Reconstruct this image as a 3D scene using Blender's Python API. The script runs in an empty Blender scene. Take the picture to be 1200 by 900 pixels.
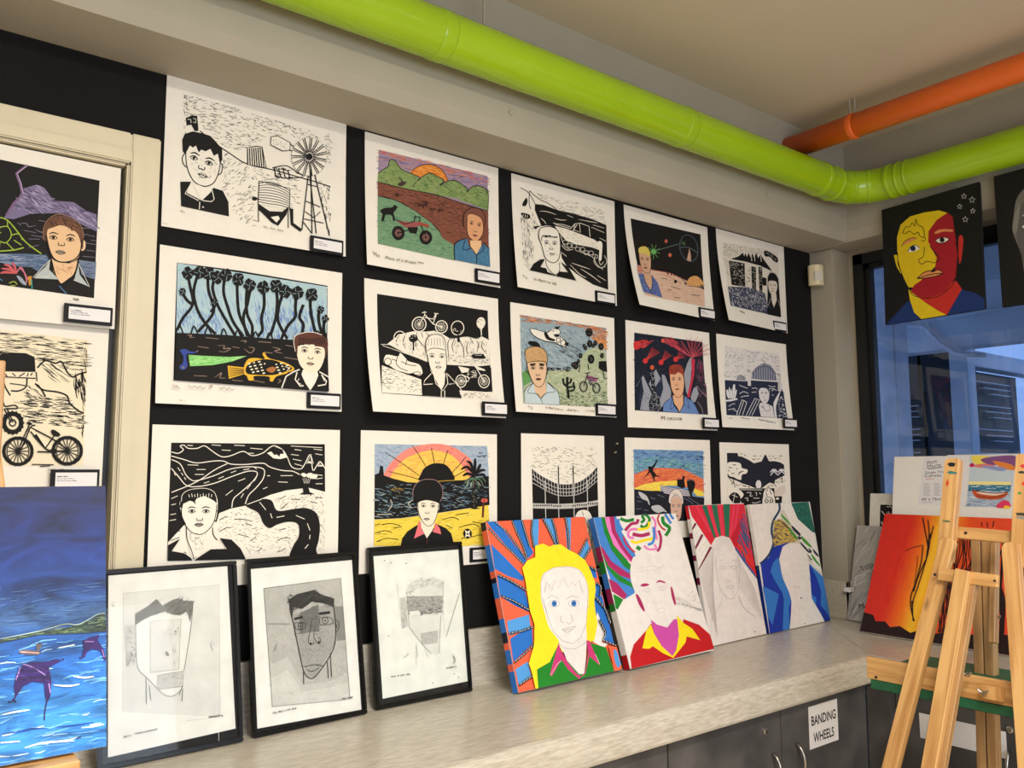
import bpy, bmesh, math, random
from mathutils import Vector, Matrix
from mathutils.geometry import tessellate_polygon
random.seed(7)
C = bpy.context.scene.collection
scene = bpy.context.scene
R = math.radians

# ------------------------------------------------------------------ camera, world, light, exposure
CAM = Vector((0.0, -2.4, 1.614))
YAW, PITCH, ROLL = R(38.062), R(6.043), R(-0.212)
fw = Vector((math.sin(YAW)*math.cos(PITCH), math.cos(YAW)*math.cos(PITCH), math.sin(PITCH)))
rt = Vector((math.cos(YAW), -math.sin(YAW), 0)); up = rt.cross(fw)
r2 = rt*math.cos(ROLL)+up*math.sin(ROLL); u2 = up*math.cos(ROLL)-rt*math.sin(ROLL)
cd = bpy.data.cameras.new('camera'); cam = bpy.data.objects.new('camera', cd); C.objects.link(cam)
M = Matrix((r2, u2, -fw)).transposed().to_4x4(); M.translation = CAM; cam.matrix_world = M
cd.sensor_width = 36; cd.lens = 979.6/1200*36; cd.clip_start = 0.02
scene.camera = cam

scene.view_settings.view_transform = 'Standard'; scene.view_settings.look = 'None'
scene.view_settings.exposure = -0.1; scene.view_settings.gamma = 1; scene.view_settings.use_curve_mapping = False
w = bpy.data.worlds.new('world'); scene.world = w; w.use_nodes = True
bg = w.node_tree.nodes['Background']; bg.inputs[0].default_value = (0.34, 0.53, 1.0, 1); bg.inputs[1].default_value = 1.15

def area(name, loc, size, size_y, power, color, rot=(0, 0, 0)):
    l = bpy.data.lights.new(name, 'AREA'); l.shape = 'RECTANGLE'; l.size = size; l.size_y = size_y
    l.energy = power; l.color = color
    o = bpy.data.objects.new(name, l); C.objects.link(o); o.location = loc; o.rotation_euler = rot; return o
LAMPS = [(0.9, -2.55), (0.9, -4.3), (3.0, -4.3), (-1.1, -3.2)]
for i, (lx, ly) in enumerate(LAMPS):
    area('fluorescent_light', (lx, ly, 3.10), 1.2, 0.25, (98, 34, 30, 34)[i], (1.0, 0.90, 0.76))
area('daylight', (0.6, -5.3, 1.75), 3.6, 1.5, 90, (0.84, 0.92, 1.0), (R(90), 0, 0))

# ------------------------------------------------------------------ colour and materials
def lin(c):
    return tuple(((v/255.0)/12.92 if v/255.0 <= 0.04045 else ((v/255.0+0.055)/1.055)**2.4) for v in c)
def newmat(name):
    m = bpy.data.materials.new(name); m.use_nodes = True; nt = m.node_tree
    return m, nt, nt.nodes['Principled BSDF']
def mat(name, rgb, rough=0.6, var=0.0, scale=8.0, metal=0.0, bump=0.0, bscale=60.0, coat=0.0, stretch=(1, 1, 1), rgb2=None, detail=4.0, spec=.5):
    m, nt, b = newmat(name); N = nt.nodes; Lk = nt.links; b.inputs['Specular IOR Level'].default_value = spec
    a = lin(rgb); b.inputs['Roughness'].default_value = rough; b.inputs['Metallic'].default_value = metal
    b.inputs['Coat Weight'].default_value = coat
    tc = N.new('ShaderNodeTexCoord'); mp = N.new('ShaderNodeMapping'); mp.inputs['Scale'].default_value = stretch
    Lk.new(tc.outputs['Object'], mp.inputs[0])
    ns = N.new('ShaderNodeTexNoise'); ns.inputs['Scale'].default_value = scale; ns.inputs['Detail'].default_value = detail
    Lk.new(mp.outputs[0], ns.inputs['Vector'])
    cr = N.new('ShaderNodeValToRGB')
    c2 = lin(rgb2) if rgb2 else tuple(v*(1-var) for v in a)
    c1 = a if rgb2 else tuple(min(1, v*(1+var)) for v in a)
    cr.color_ramp.elements[0].position = 0.32; cr.color_ramp.elements[1].position = 0.68
    cr.color_ramp.elements[0].color = (*c2, 1); cr.color_ramp.elements[1].color = (*c1, 1)
    Lk.new(ns.outputs[0], cr.inputs[0]); Lk.new(cr.outputs[0], b.inputs['Base Color'])
    if bump:
        n2 = N.new('ShaderNodeTexNoise'); n2.inputs['Scale'].default_value = bscale; n2.inputs['Detail'].default_value = 3
        bp = N.new('ShaderNodeBump'); bp.inputs['Strength'].default_value = bump; bp.inputs['Distance'].default_value = 0.002
        Lk.new(mp.outputs[0], n2.inputs['Vector']); Lk.new(n2.outputs[0], bp.inputs['Height']); Lk.new(bp.outputs[0], b.inputs['Normal'])
    return m
def pigment_mat(name, rough, streak=0.0, sc=40.0, stretch=(1, 1, 1), bump=0.0, spec=.5, dist=0.0):
    m, nt, b = newmat(name); N = nt.nodes; Lk = nt.links; b.inputs['Specular IOR Level'].default_value = spec
    at = N.new('ShaderNodeAttribute'); at.attribute_name = 'pigment'
    b.inputs['Roughness'].default_value = rough
    if streak:
        tc = N.new('ShaderNodeTexCoord'); mp = N.new('ShaderNodeMapping'); mp.inputs['Scale'].default_value = stretch
        Lk.new(tc.outputs['Object'], mp.inputs[0])
        ns = N.new('ShaderNodeTexNoise'); ns.inputs['Scale'].default_value = sc; ns.inputs['Detail'].default_value = 5; ns.inputs['Distortion'].default_value = dist
        Lk.new(mp.outputs[0], ns.inputs['Vector'])
        mr = N.new('ShaderNodeMapRange'); mr.inputs[1].default_value = 0.3; mr.inputs[2].default_value = 0.7
        mr.inputs[3].default_value = 1-streak; mr.inputs[4].default_value = 1+streak
        Lk.new(ns.outputs[0], mr.inputs[0])
        vm = N.new('ShaderNodeVectorMath'); vm.operation = 'SCALE'
        Lk.new(at.outputs['Color'], vm.inputs[0]); Lk.new(mr.outputs[0], vm.inputs['Scale']); Lk.new(vm.outputs[0], b.inputs['Base Color'])
        if bump:
            bp = N.new('ShaderNodeBump'); bp.inputs['Strength'].default_value = bump; bp.inputs['Distance'].default_value = 0.001
            Lk.new(ns.outputs[0], bp.inputs['Height']); Lk.new(bp.outputs[0], b.inputs['Normal'])
    else:
        Lk.new(at.outputs['Color'], b.inputs['Base Color'])
    return m
def wood_mat(name, dark, light, rough=0.45):
    m, nt, b = newmat(name); N = nt.nodes; Lk = nt.links
    b.inputs['Roughness'].default_value = rough
    tc = N.new('ShaderNodeTexCoord'); mp = N.new('ShaderNodeMapping'); mp.inputs['Scale'].default_value = (22, 22, 1.4)
    oi = N.new('ShaderNodeObjectInfo'); ad = N.new('ShaderNodeVectorMath'); ad.operation = 'ADD'
    sc = N.new('ShaderNodeVectorMath'); sc.operation = 'SCALE'; sc.inputs['Scale'].default_value = 9
    cx = N.new('ShaderNodeCombineXYZ'); Lk.new(oi.outputs['Random'], cx.inputs[0]); Lk.new(oi.outputs['Random'], cx.inputs[2])
    Lk.new(cx.outputs[0], sc.inputs[0]); Lk.new(tc.outputs['Object'], ad.inputs[0]); Lk.new(sc.outputs[0], ad.inputs[1])
    Lk.new(ad.outputs[0], mp.inputs[0])
    ns = N.new('ShaderNodeTexNoise'); ns.inputs['Scale'].default_value = 2.2; ns.inputs['Detail'].default_value = 7; ns.inputs['Distortion'].default_value = 0.6
    Lk.new(mp.outputs[0], ns.inputs['Vector'])
    cr = N.new('ShaderNodeValToRGB'); e = cr.color_ramp.elements
    e[0].position = 0.3; e[0].color = (*lin(dark), 1); e[1].position = 0.62; e[1].color = (*lin(light), 1)
    Lk.new(ns.outputs[0], cr.inputs[0])
    kn = N.new('ShaderNodeTexVoronoi'); kn.inputs['Scale'].default_value = 1.0
    mk = N.new('ShaderNodeMapping'); mk.inputs['Scale'].default_value = (14, 14, 5)
    Lk.new(ad.outputs[0], mk.inputs[0]); Lk.new(mk.outputs[0], kn.inputs['Vector'])
    mr = N.new('ShaderNodeMapRange'); mr.inputs[1].default_value = 0.07; mr.inputs[2].default_value = 0.14; mr.inputs[3].default_value = 0.55; mr.inputs[4].default_value = 1.0
    Lk.new(kn.outputs['Distance'], mr.inputs[0])
    vm = N.new('ShaderNodeVectorMath'); vm.operation = 'SCALE'; Lk.new(cr.outputs[0], vm.inputs[0]); Lk.new(mr.outputs[0], vm.inputs['Scale'])
    Lk.new(vm.outputs[0], b.inputs['Base Color'])
    return m
def glass_mat(name, tint, refl):
    m = bpy.data.materials.new(name); m.use_nodes = True; nt = m.node_tree; N = nt.nodes; Lk = nt.links
    N.remove(N['Principled BSDF']); out = N['Material Output']
    t = N.new('ShaderNodeBsdfTransparent'); t.inputs[0].default_value = (*tint, 1)
    g = N.new('ShaderNodeBsdfGlossy'); g.inputs['Roughness'].default_value = 0.03
    f = N.new('ShaderNodeFresnel'); f.inputs[0].default_value = refl
    mx = N.new('ShaderNodeMixShader'); Lk.new(f.outputs[0], mx.inputs[0]); Lk.new(t.outputs[0], mx.inputs[1]); Lk.new(g.outputs[0], mx.inputs[2])
    Lk.new(mx.outputs[0], out.inputs[0]); return m
def emit_mat(name, rgb, s):
    m, nt, b = newmat(name); b.inputs['Emission Color'].default_value = (*rgb, 1); b.inputs['Emission Strength'].default_value = s
    return m

MAT = dict(
    paper=mat('heavy_paper', (234, 229, 219), 0.85, 0.02, 30, bump=0.15, bscale=300),
    ink=pigment_mat('printed_ink', 0.7, spec=.25),
    pencil=pigment_mat('pencil_and_wash', 0.8, 0.07, 22),
    acrylic=pigment_mat('acrylic_paint', 0.45, 0.05, 30, bump=0.1, spec=.3),
    brushed=pigment_mat('brushed_acrylic', 0.45, 0.6, 5, (1.8, 1.8, 4), bump=0.3, spec=.3, dist=2.2),
    canvas=mat('primed_canvas', (232, 228, 222), 0.8, 0.02, 60, bump=0.3, bscale=500),
    black_wall=mat('black_pinboard', (21, 20, 21), 0.85, 0.10, 3, bump=0.2, bscale=150, spec=.2),
    wall=mat('painted_plaster', (170, 163, 148), 0.75, 0.03, 4, bump=0.12, bscale=40),
    ceiling=mat('ceiling_paint', (206, 194, 174), 0.8, 0.03, 1.5, bump=0.08, bscale=30),
    cream=mat('cream_gloss_paint', (208, 197, 168), 0.4, 0.04, 6, bump=0.1, bscale=50),
    floor=mat('pale_bounce_vinyl', (204, 188, 158), 0.5, 0.08, 12),  # unseen floor, coloured pale and warm to bounce light up to soffit and ceiling
    laminate=mat('speckled_laminate', (206, 200, 188), 0.3, scale=16, rgb2=(176, 168, 154), stretch=(1.6, 9, 9), detail=9),
    laminate_side=mat('speckled_laminate_cross', (206, 200, 188), 0.3, scale=16, rgb2=(176, 168, 154), stretch=(9, 1.6, 9), detail=9),
    cabinet=mat('charcoal_laminate', (92, 90, 89), 0.42, scale=6, rgb2=(62, 61, 62), detail=9),
    cab_edge=mat('cabinet_edge', (172, 168, 162), 0.4),
    lime=mat('lime_green_paint', (158, 196, 22), 0.22, 0.04, 5, coat=0.3),
    orange=mat('orange_paint', (232, 108, 40), 0.3, 0.05, 8),
    black_frame=mat('black_lacquer', (10, 10, 12), 0.25, 0.1, 10, spec=.35),
    black_paint=mat('black_acrylic', (20, 20, 22), 0.6, 0.05, 20),
    matboard=mat('black_mount', (14, 15, 20), 0.6, 0.05, 20, spec=.25),
    black_alu=mat('black_aluminium', (16, 16, 18), 0.4),
    card=mat('white_card', (228, 226, 228), 0.7, 0.01),
    steel=mat('brushed_steel', (190, 186, 180), 0.28, metal=1.0),
    green=mat('green_painted_board', (28, 92, 62), 0.55, 0.15, 20),
    pine=wood_mat('pine', (178, 128, 74), (216, 172, 112)),
    pine_dark=wood_mat('aged_pine', (150, 112, 70), (188, 148, 100)),
    white_plastic=mat('aged_white_plastic', (226, 214, 178), 0.45, 0.02),
    lens=mat('sensor_lens', (205, 200, 190), 0.3),
    glass=glass_mat('picture_glass', (0.97, 0.98, 0.98), 1.25),
    window_glass=glass_mat('window_glass', (0.80, 0.86, 0.92), 1.45),
    ext_white=mat('exterior_paint', (206, 208, 212), 0.6, 0.05, 5),
    ext_rough=mat('rendered_exterior', (222, 228, 240), 0.7, 0.12, 9, bump=0.6, bscale=25),
    ext_dark=mat('exterior_dark', (30, 29, 32), 0.5, 0.1, 3),
    ext_slat=mat('louvre_slat', (222, 222, 224), 0.4),
    ext_ground=mat('concrete_paving', (130, 128, 124), 0.8, 0.08, 3),
    lamp=emit_mat('lamp_diffuser', (1.0, 0.93, 0.80), 3.0),
)

# ------------------------------------------------------------------ geometry helpers
def link(name, me, m, parent=None):
    o = bpy.data.objects.new(name, me)
    for x in (m if isinstance(m, (list, tuple)) else [m]):
        me.materials.append(MAT[x] if isinstance(x, str) else x)
    C.objects.link(o)
    if parent: o.parent = parent
    return o
def tag(o, label, cat=None, group=None, kind=None):
    if label: o['label'] = label
    if cat: o['category'] = cat
    if group: o['group'] = group
    if kind: o['kind'] = kind
    return o
def empty(name, loc=(0, 0, 0), rot=(0, 0, 0)):
    o = bpy.data.objects.new(name, None); o.empty_display_size = 0.05
    o.location = loc; o.rotation_euler = rot; C.objects.link(o); return o
def bm_obj(name, bm, m, parent=None, smooth=False, bevel=0, seg=2):
    if bevel: bmesh.ops.bevel(bm, geom=list(bm.edges), offset=bevel, segments=seg, affect='EDGES', clamp_overlap=True)
    bmesh.ops.recalc_face_normals(bm, faces=bm.faces)
    me = bpy.data.meshes.new(name); bm.to_mesh(me); bm.free()
    if smooth: me.shade_smooth()
    return link(name, me, m, parent)
def add_box(bm, a, b, mtx=None):
    x0, y0, z0 = a; x1, y1, z1 = b
    v = [bm.verts.new(p) for p in ((x0,y0,z0),(x1,y0,z0),(x1,y1,z0),(x0,y1,z0),(x0,y0,z1),(x1,y0,z1),(x1,y1,z1),(x0,y1,z1))]
    if mtx:
        for q in v: q.co = mtx @ q.co
    for f in ((0,3,2,1),(4,5,6,7),(0,1,5,4),(1,2,6,5),(2,3,7,6),(3,0,4,7)): bm.faces.new([v[i] for i in f])
def box(name, a, b, m, parent=None, bevel=0, seg=2):
    bm = bmesh.new(); add_box(bm, a, b); return bm_obj(name, bm, m, parent, bevel=bevel, seg=seg)
def struct(o): o['kind'] = 'structure'; return o
def tube_pts(bm, pts, rad, n=16, caps=True):
    pts = [Vector(p) for p in pts]; rings = []
    rads = rad if isinstance(rad, (list, tuple)) else [rad]*len(pts)
    prev = None
    for i, p in enumerate(pts):
        t = (pts[min(i+1, len(pts)-1)]-pts[max(i-1, 0)]).normalized()
        if prev is None:
            a = t.orthogonal().normalized()
        else:
            a = (prev - t*prev.dot(t)).normalized()
        prev = a; b = t.cross(a)
        rings.append([bm.verts.new(p+(a*math.cos(2*math.pi*k/n)+b*math.sin(2*math.pi*k/n))*rads[i]) for k in range(n)])
    for r0, r1 in zip(rings, rings[1:]):
        for k in range(n): bm.faces.new((r0[k], r0[(k+1) % n], r1[(k+1) % n], r1[k]))
    if caps: bm.faces.new(rings[0][::-1]); bm.faces.new(rings[-1])
def tube(name, pts, rad, m, parent=None, n=16):
    bm = bmesh.new(); tube_pts(bm, pts, rad, n); o = bm_obj(name, bm, m, parent)
    for p in o.data.polygons: p.use_smooth = len(p.vertices) == 4
    return o
def beam(name, p0, p1, wid, dep, side, m, parent=None, bevel=0.002, round_top=0.0):
    """timber from p0 to p1; side = direction of its width; local Z runs along the grain"""
    p0 = Vector(p0); p1 = Vector(p1); z = (p1-p0); Ln = z.length; z.normalize()
    x = Vector(side); x = (x - z*x.dot(z)).normalized(); y = z.cross(x)
    bm = bmesh.new()
    if round_top:
        prof = [(-wid/2, 0), (wid/2, 0), (wid/2, Ln-round_top)]
        for k in range(1, 6):
            a = k/6*math.pi/2; prof.append((wid/2-round_top*(1-math.cos(a)), Ln-round_top+round_top*math.sin(a)))
        prof += [(wid/2-round_top, Ln), (-wid/2+round_top*.35, Ln), (-wid/2, Ln-round_top*.5)]
        f = [bm.verts.new((a, -dep/2, b)) for a, b in prof]; g = [bm.verts.new((a, dep/2, b)) for a, b in prof]
        bm.faces.new(f); bm.faces.new(g[::-1])
        for k in range(len(f)): bm.faces.new((f[k], f[(k+1) % len(f)], g[(k+1) % len(f)], g[k]))
    else:
        add_box(bm, (-wid/2, -dep/2, 0), (wid/2, dep/2, Ln))
    o = bm_obj(name, bm, m, None, bevel=bevel, seg=1)
    mw = Matrix((x, y, z)).transposed().to_4x4(); mw.translation = p0
    if parent:
        o.parent = parent; o.matrix_local = parent.matrix_basis.inverted() @ mw
    else: o.matrix_local = mw
    return o

# ------------------------------------------------------------------ flat artwork: layered pigment shapes on a sheet
def S(s): return [tuple(float(v) for v in p.split(',')) for p in s.split()]
def smooth_pts(p, closed, n=4):
    out = []; L = len(p)
    if L < 3: return p
    rng = range(L) if closed else range(L-1)
    for i in rng:
        g = (lambda k: p[k % L]) if closed else (lambda k: p[max(0, min(L-1, k))])
        a, b, c, d = g(i-1), g(i), g(i+1), g(i+2)
        for k in range(n):
            t = k/n
            out.append(tuple(0.5*((2*b[j])+(-a[j]+c[j])*t+(2*a[j]-5*b[j]+4*c[j]-d[j])*t*t+(-a[j]+3*b[j]-3*c[j]+d[j])*t**3) for j in (0, 1)))
    if not closed: out.append(p[-1])
    return out
def inside(pt, poly):
    x, y = pt; c = False; j = len(poly)-1
    for i in range(len(poly)):
        (xi, yi), (xj, yj) = poly[i], poly[j]
        if (yi > y) != (yj > y) and x < (xj-xi)*(y-yi)/(yj-yi)+xi: c = not c
        j = i
    return c
def solve8(src, dst):
    A = []
    for (x, y), (u, v) in zip(src, dst):
        A.append([x, y, 1, 0, 0, 0, -u*x, -u*y, u]); A.append([0, 0, 0, x, y, 1, -v*x, -v*y, v])
    n = 8
    for i in range(n):
        p = max(range(i, n), key=lambda r: abs(A[r][i])); A[i], A[p] = A[p], A[i]
        for r in range(n):
            if r != i:
                f = A[r][i]/A[i][i]
                for c in range(i, n+1): A[r][c] -= f*A[i][c]
    return [A[i][n]/A[i][i] for i in range(n)]
_txt = {}
def text_tris(s, bold=0.0):
    if s not in _txt:
        cu = bpy.data.curves.new('lettering', 'FONT'); cu.body = s; cu.size = 1; cu.resolution_u = 3; cu.offset = bold
        ob = bpy.data.objects.new('lettering', cu); me = ob.to_mesh()
        vs = [v.co.copy() for v in me.vertices]; me.calc_loop_triangles()
        tr = [[(vs[i].x, vs[i].y) for i in t.vertices] for t in me.loop_triangles]
        ob.to_mesh_clear(); bpy.data.objects.remove(ob); bpy.data.curves.remove(cu)
        xs = [p[0] for t in tr for p in t] or [0, 1]
        _txt[s] = (tr, min(xs), max(xs))
    return _txt[s]
K = (19, 18, 18); PW = (234, 229, 217)
class Ink:
    """artwork digitised in sketch units (sc, ox, oy) and mapped onto a w x h sheet through its four corners"""
    def __init__(s, quad, wd, ht, sc=1, ox=0, oy=0, lift=None, base=0.0004, name='x'):
        s.w, s.h, s.lift, s.base = wd, ht, lift, base
        s.q = [((x-ox)*sc, (y-oy)*sc) for x, y in quad]
        s.m = solve8(s.q, [(0, ht), (wd, ht), (wd, 0), (0, 0)]); s.el = []; s.layer = 0
        s.k = wd/math.dist(s.q[0], s.q[1]); s.rng = random.Random(hash(name) % 1000 if False else sum(map(ord, name)))
        s.step = 0.00003
    def T(s, p):
        m = s.m; d = m[6]*p[0]+m[7]*p[1]+1
        return ((m[0]*p[0]+m[1]*p[1]+m[2])/d, (m[3]*p[0]+m[4]*p[1]+m[5])/d)
    def inv(s, u, v):   # uv (0..1 from top left) to sketch units
        a, b, c, d = s.q
        return tuple((a[j]*(1-u)+b[j]*u)*(1-v)+(d[j]*(1-u)+c[j]*u)*v for j in (0, 1))
    def _add(s, tri_or_poly, col, off): s.el.append((tri_or_poly, col, off))
    def P(s, col, pts, sm=False):
        if isinstance(pts, str): pts = S(pts)
        if sm: pts = smooth_pts(pts, True)
        q = [s.T(p) for p in pts]; s.layer += 1
        if len(q) <= 4 and not s.lift: s._add(q, col, s.layer); return s
        v3 = [Vector((x, y, 0)) for x, y in q]
        for t in tessellate_polygon([v3]): s._add([q[i] for i in t], col, s.layer)
        return s
    def E(s, col, cx, cy, rx, ry=None, rot=0, n=16):
        ry = ry or rx; a = R(rot)
        return s.P(col, [(cx+rx*math.cos(t)*math.cos(a)-ry*math.sin(t)*math.sin(a), cy+rx*math.cos(t)*math.sin(a)+ry*math.sin(t)*math.cos(a)) for t in [2*math.pi*k/n for k in range(n)]])
    def O(s, col, wd, cx, cy, rx, ry=None, rot=0, n=18):
        ry = ry or rx; a = R(rot)
        return s.L(col, wd, [(cx+rx*math.cos(t)*math.cos(a)-ry*math.sin(t)*math.sin(a), cy+rx*math.cos(t)*math.sin(a)+ry*math.sin(t)*math.cos(a)) for t in [2*math.pi*k/n for k in range(n+1)]], False)
    def L(s, col, wd, pts, sm=True, taper=False, lay=True):
        if isinstance(pts, str): pts = S(pts)
        if sm and len(pts) > 2: pts = smooth_pts(pts, False)
        if lay: s.layer += 1
        n = len(pts); Lf = []; Rt = []
        for i in range(n):
            a = pts[max(0, i-1)]; b = pts[min(n-1, i+1)]; dx, dy = b[0]-a[0], b[1]-a[1]; d = math.hypot(dx, dy) or 1
            hw = wd/2*(1 if not taper else (0.25+0.75*math.sin(math.pi*(i+0.3)/(n-0.4))))
            nx, ny = -dy/d*hw, dx/d*hw
            Lf.append(s.T((pts[i][0]+nx, pts[i][1]+ny))); Rt.append(s.T((pts[i][0]-nx, pts[i][1]-ny)))
        for i in range(n-1): s._add([Lf[i], Lf[i+1], Rt[i+1], Rt[i]], col, s.layer)
        return s
    def LL(s, col, wd, *strs, sm=True, taper=False):
        for t in strs: s.L(col, wd, t, sm, taper)
        return s
    def H(s, col, reg, n, ang, ln, wd, jit=12, avoid=None, hs=.8):
        """n short cut strokes scattered in a region"""
        if isinstance(reg, str): reg = S(reg)
        if isinstance(avoid, str): avoid = [S(avoid)]
        xs = [p[0] for p in reg]; ys = [p[1] for p in reg]; s.layer += 1; k = 0; tries = 0
        base = s.layer
        while k < n and tries < n*12:
            tries += 1; x = s.rng.uniform(min(xs), max(xs)); y = s.rng.uniform(min(ys), max(ys))
            if not inside((x, y), reg) or (avoid and any(inside((x, y), a) for a in avoid)): continue
            an = ang(x, y) if callable(ang) else ang
            a = R(an+s.rng.uniform(-jit, jit)); l = ln*s.rng.uniform(.4, 1.2)/2; dx, dy = math.cos(a)*l, math.sin(a)*l
            c = col[s.rng.randrange(len(col))] if isinstance(col, list) else col
            bend = s.rng.uniform(-.15, .15)*l
            s.layer = base+(k % 6)
            s.L(c, wd*hs*s.rng.uniform(.7, 1.3), [(x-dx, y-dy), (x+bend, y+bend), (x+dx, y+dy)], False, True, lay=False); k += 1
        s.layer = base+6
        return s
    def TX(s, col, text, p0, p1, hgt, bold=0.0):
        """lettering with its baseline from p0 to p1 and cap height hgt in sketch units"""
        tr, a, b = text_tris(text, bold); s.layer += 1
        dx, dy = p1[0]-p0[0], p1[1]-p0[1]; d = math.hypot(dx, dy); k = 1/(b-a); ux, uy = dx/d, dy/d; hh = hgt/0.73
        for t in tr:
            s._add([s.T((p0[0]+dx*(x-a)*k+uy*y*hh*1.0, p0[1]+dy*(x-a)*k-ux*y*hh)) for x, y in t], col, s.layer)
        return s
    def scr(s, col, wd, x0, y0, x1, y1, amp, n=None):
        """small running handwriting"""
        L = math.dist((x0, y0), (x1, y1)); n = n or max(3, int(L/(amp*1.3))); pts = []
        for i in range(n*2+1):
            t = i/(n*2)
            if s.rng.random() < .16 and len(pts) > 2: s.L(col, wd, pts, True); pts = []; continue
            pts.append((x0+(x1-x0)*t+s.rng.uniform(-.2, .2)*amp, y0+(y1-y0)*t+(amp*.5 if i % 2 else -amp*.5)*s.rng.uniform(.4, 1.2)))
        return s.L(col, wd, pts, True) if len(pts) > 1 else s
    def build(s, name, parent, m='ink', ins=.0005):
        vs, fs, cols = [], [], []
        N = 24
        def put(poly, col, off):
            i = len(vs)
            for u, v in poly:
                y = -(s.base+off*s.step) - (s.lift(u, v) if s.lift else 0); vs.append((u, y, v))
            fs.append(tuple(range(i, i+len(poly)))); cols.append(col)
        for poly, col, off in s.el:
            c = lin(col)
            poly = [(min(max(u, ins), s.w-ins), min(max(v, ins), s.h-ins)) for u, v in poly]
            if not s.lift: put(poly, c, off); continue
            cell = s.w/N
            for strip in _split(poly, 0, cell):
                for cc in _split(strip, 1, s.h/N): put(cc, c, off)
        me = bpy.data.meshes.new(name); me.from_pydata(vs, [], fs)
        at = me.attributes.new('pigment', 'FLOAT_COLOR', 'CORNER'); data = []
        flip = []
        for p, c in zip(me.polygons, cols):
            for _ in range(p.loop_total): data += [c[0], c[1], c[2], 1.0]
        at.data.foreach_set('color', data)
        return link(name, me, m, parent)
def _clip(poly, ax, val, keep_low):
    out = []; n = len(poly)
    for i in range(n):
        a, b = poly[i], poly[(i+1) % n]
        ia = (a[ax] <= val) if keep_low else (a[ax] >= val); ib = (b[ax] <= val) if keep_low else (b[ax] >= val)
        if ia: out.append(a)
        if ia != ib:
            t = (val-a[ax])/(b[ax]-a[ax]); out.append((a[0]+(b[0]-a[0])*t, a[1]+(b[1]-a[1])*t))
    return out
def _split(poly, ax, cell):
    lo = min(p[ax] for p in poly); hi = max(p[ax] for p in poly); a = int(lo/cell); b = int(hi/cell-1e-9)
    if a >= b: return [poly]
    res = []; rest = poly
    for k in range(a+1, b+1):
        piece = _clip(rest, ax, k*cell, True)
        if len(piece) > 2: res.append(piece)
        rest = _clip(rest, ax, k*cell, False)
        if len(rest) < 3: break
    if len(rest) > 2: res.append(rest)
    return res
# ------------------------------------------------------------------ the setting
def prism(name, prof, axis, a, b, m, ends=None, smooth=False):
    """extrude a profile [(p,q)] along x (prof=(y,z)) or y (prof=(x,z)); ends(p) may give the far end"""
    bm = bmesh.new(); n = len(prof)
    def V(p, q, t): return (t, p, q) if axis == 'x' else (p, t, q)
    A_ = [bm.verts.new(V(p, q, a)) for p, q in prof]; B_ = [bm.verts.new(V(p, q, ends(p) if ends else b)) for p, q in prof]
    for k in range(n): bm.faces.new((A_[k], A_[(k+1) % n], B_[(k+1) % n], B_[k]))
    bm.faces.new(A_[::-1]); bm.faces.new(B_)
    return bm_obj(name, bm, m)
def multi_box(name, boxes, m, parent=None, bevel=0):
    bm = bmesh.new()
    for a, b in boxes: add_box(bm, a, b)
    return bm_obj(name, bm, m, parent, bevel=bevel)

struct(box('floor', (-2.7, -5.7, -0.1), (4.1, 0.1, 0), 'floor'))
struct(box('ceiling', (-2.7, -5.7, 3.225), (4.1, 0.1, 3.32), 'ceiling'))
struct(multi_box('wall_back', [((0.545, 0, 0), (3.9, 0.1, 2.8)), ((-2.7, 0, 2.460), (0.545, 0.1, 2.8)), ((-2.7, 0, 0), (-0.5, 0.1, 2.460)), ((-0.5, 0, 0), (0.545, 0.1, 0.86))], 'black_wall'))
struct(box('wall_left', (-2.7, -5.7, 0), (-2.6, 0, 3.3), 'wall'))
struct(multi_box('wall_front', [((-2.6, -5.7, 0), (4.1, -5.6, 0.95)), ((-2.6, -5.7, 2.55), (4.1, -5.6, 3.3)), ((-2.6, -5.7, 0.95), (-1.3, -5.6, 2.55)), ((2.5, -5.7, 0.95), (4.1, -5.6, 2.55))], 'wall'))
struct(multi_box('wall_right', [((4.0, -5.6, 0), (4.1, 0.1, 1.0)), ((4.0, -5.6, 2.72), (4.1, 0.1, 3.3)), ((4.0, -5.6, 1.0), (4.1, -3.3, 2.72)), ((4.0, -0.16, 1.0), (4.1, 0.1, 2.72))], 'wall'))
struct(prism('trim_1', [(0, 2.745), (-0.228, 2.745), (-0.250, 2.79), (-0.250, 3.24), (0, 3.24)], 'x', -2.6, 3.80, 'wall'))
struct(prism('trim_2', [(4.0, 2.745), (3.812, 2.745), (3.79, 2.79), (3.79, 3.24), (4.0, 3.24)], 'y', -5.6, 0.0, 'wall'))
struct(box('wall_corner', (3.853, -0.13, 0.88), (4.02, 0.05, 2.75), 'wall', bevel=0.008))
# window in the right wall: black aluminium frame, pane
wf = struct(multi_box('window_1', [((3.985, -0.215, 1.0), (4.045, -0.16, 2.72)), ((3.985, -3.3, 1.0), (4.045, -3.245, 2.72)), ((3.985, -3.3, 2.665), (4.045, -0.16, 2.72)), ((3.985, -3.3, 1.0), (4.045, -0.16, 1.05)),
     ((4.005, -0.240, 1.03), (4.05, -0.215, 2.69)), ((4.005, -3.26, 2.64), (4.05, -0.215, 2.668)), ((3.985, -1.78, 1.0), (4.045, -1.72, 2.72))], 'black_alu', bevel=0.002))
struct(box('window_pane', (4.024, -3.25, 1.04), (4.030, -0.235, 2.65), 'window_glass', wf))
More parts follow.
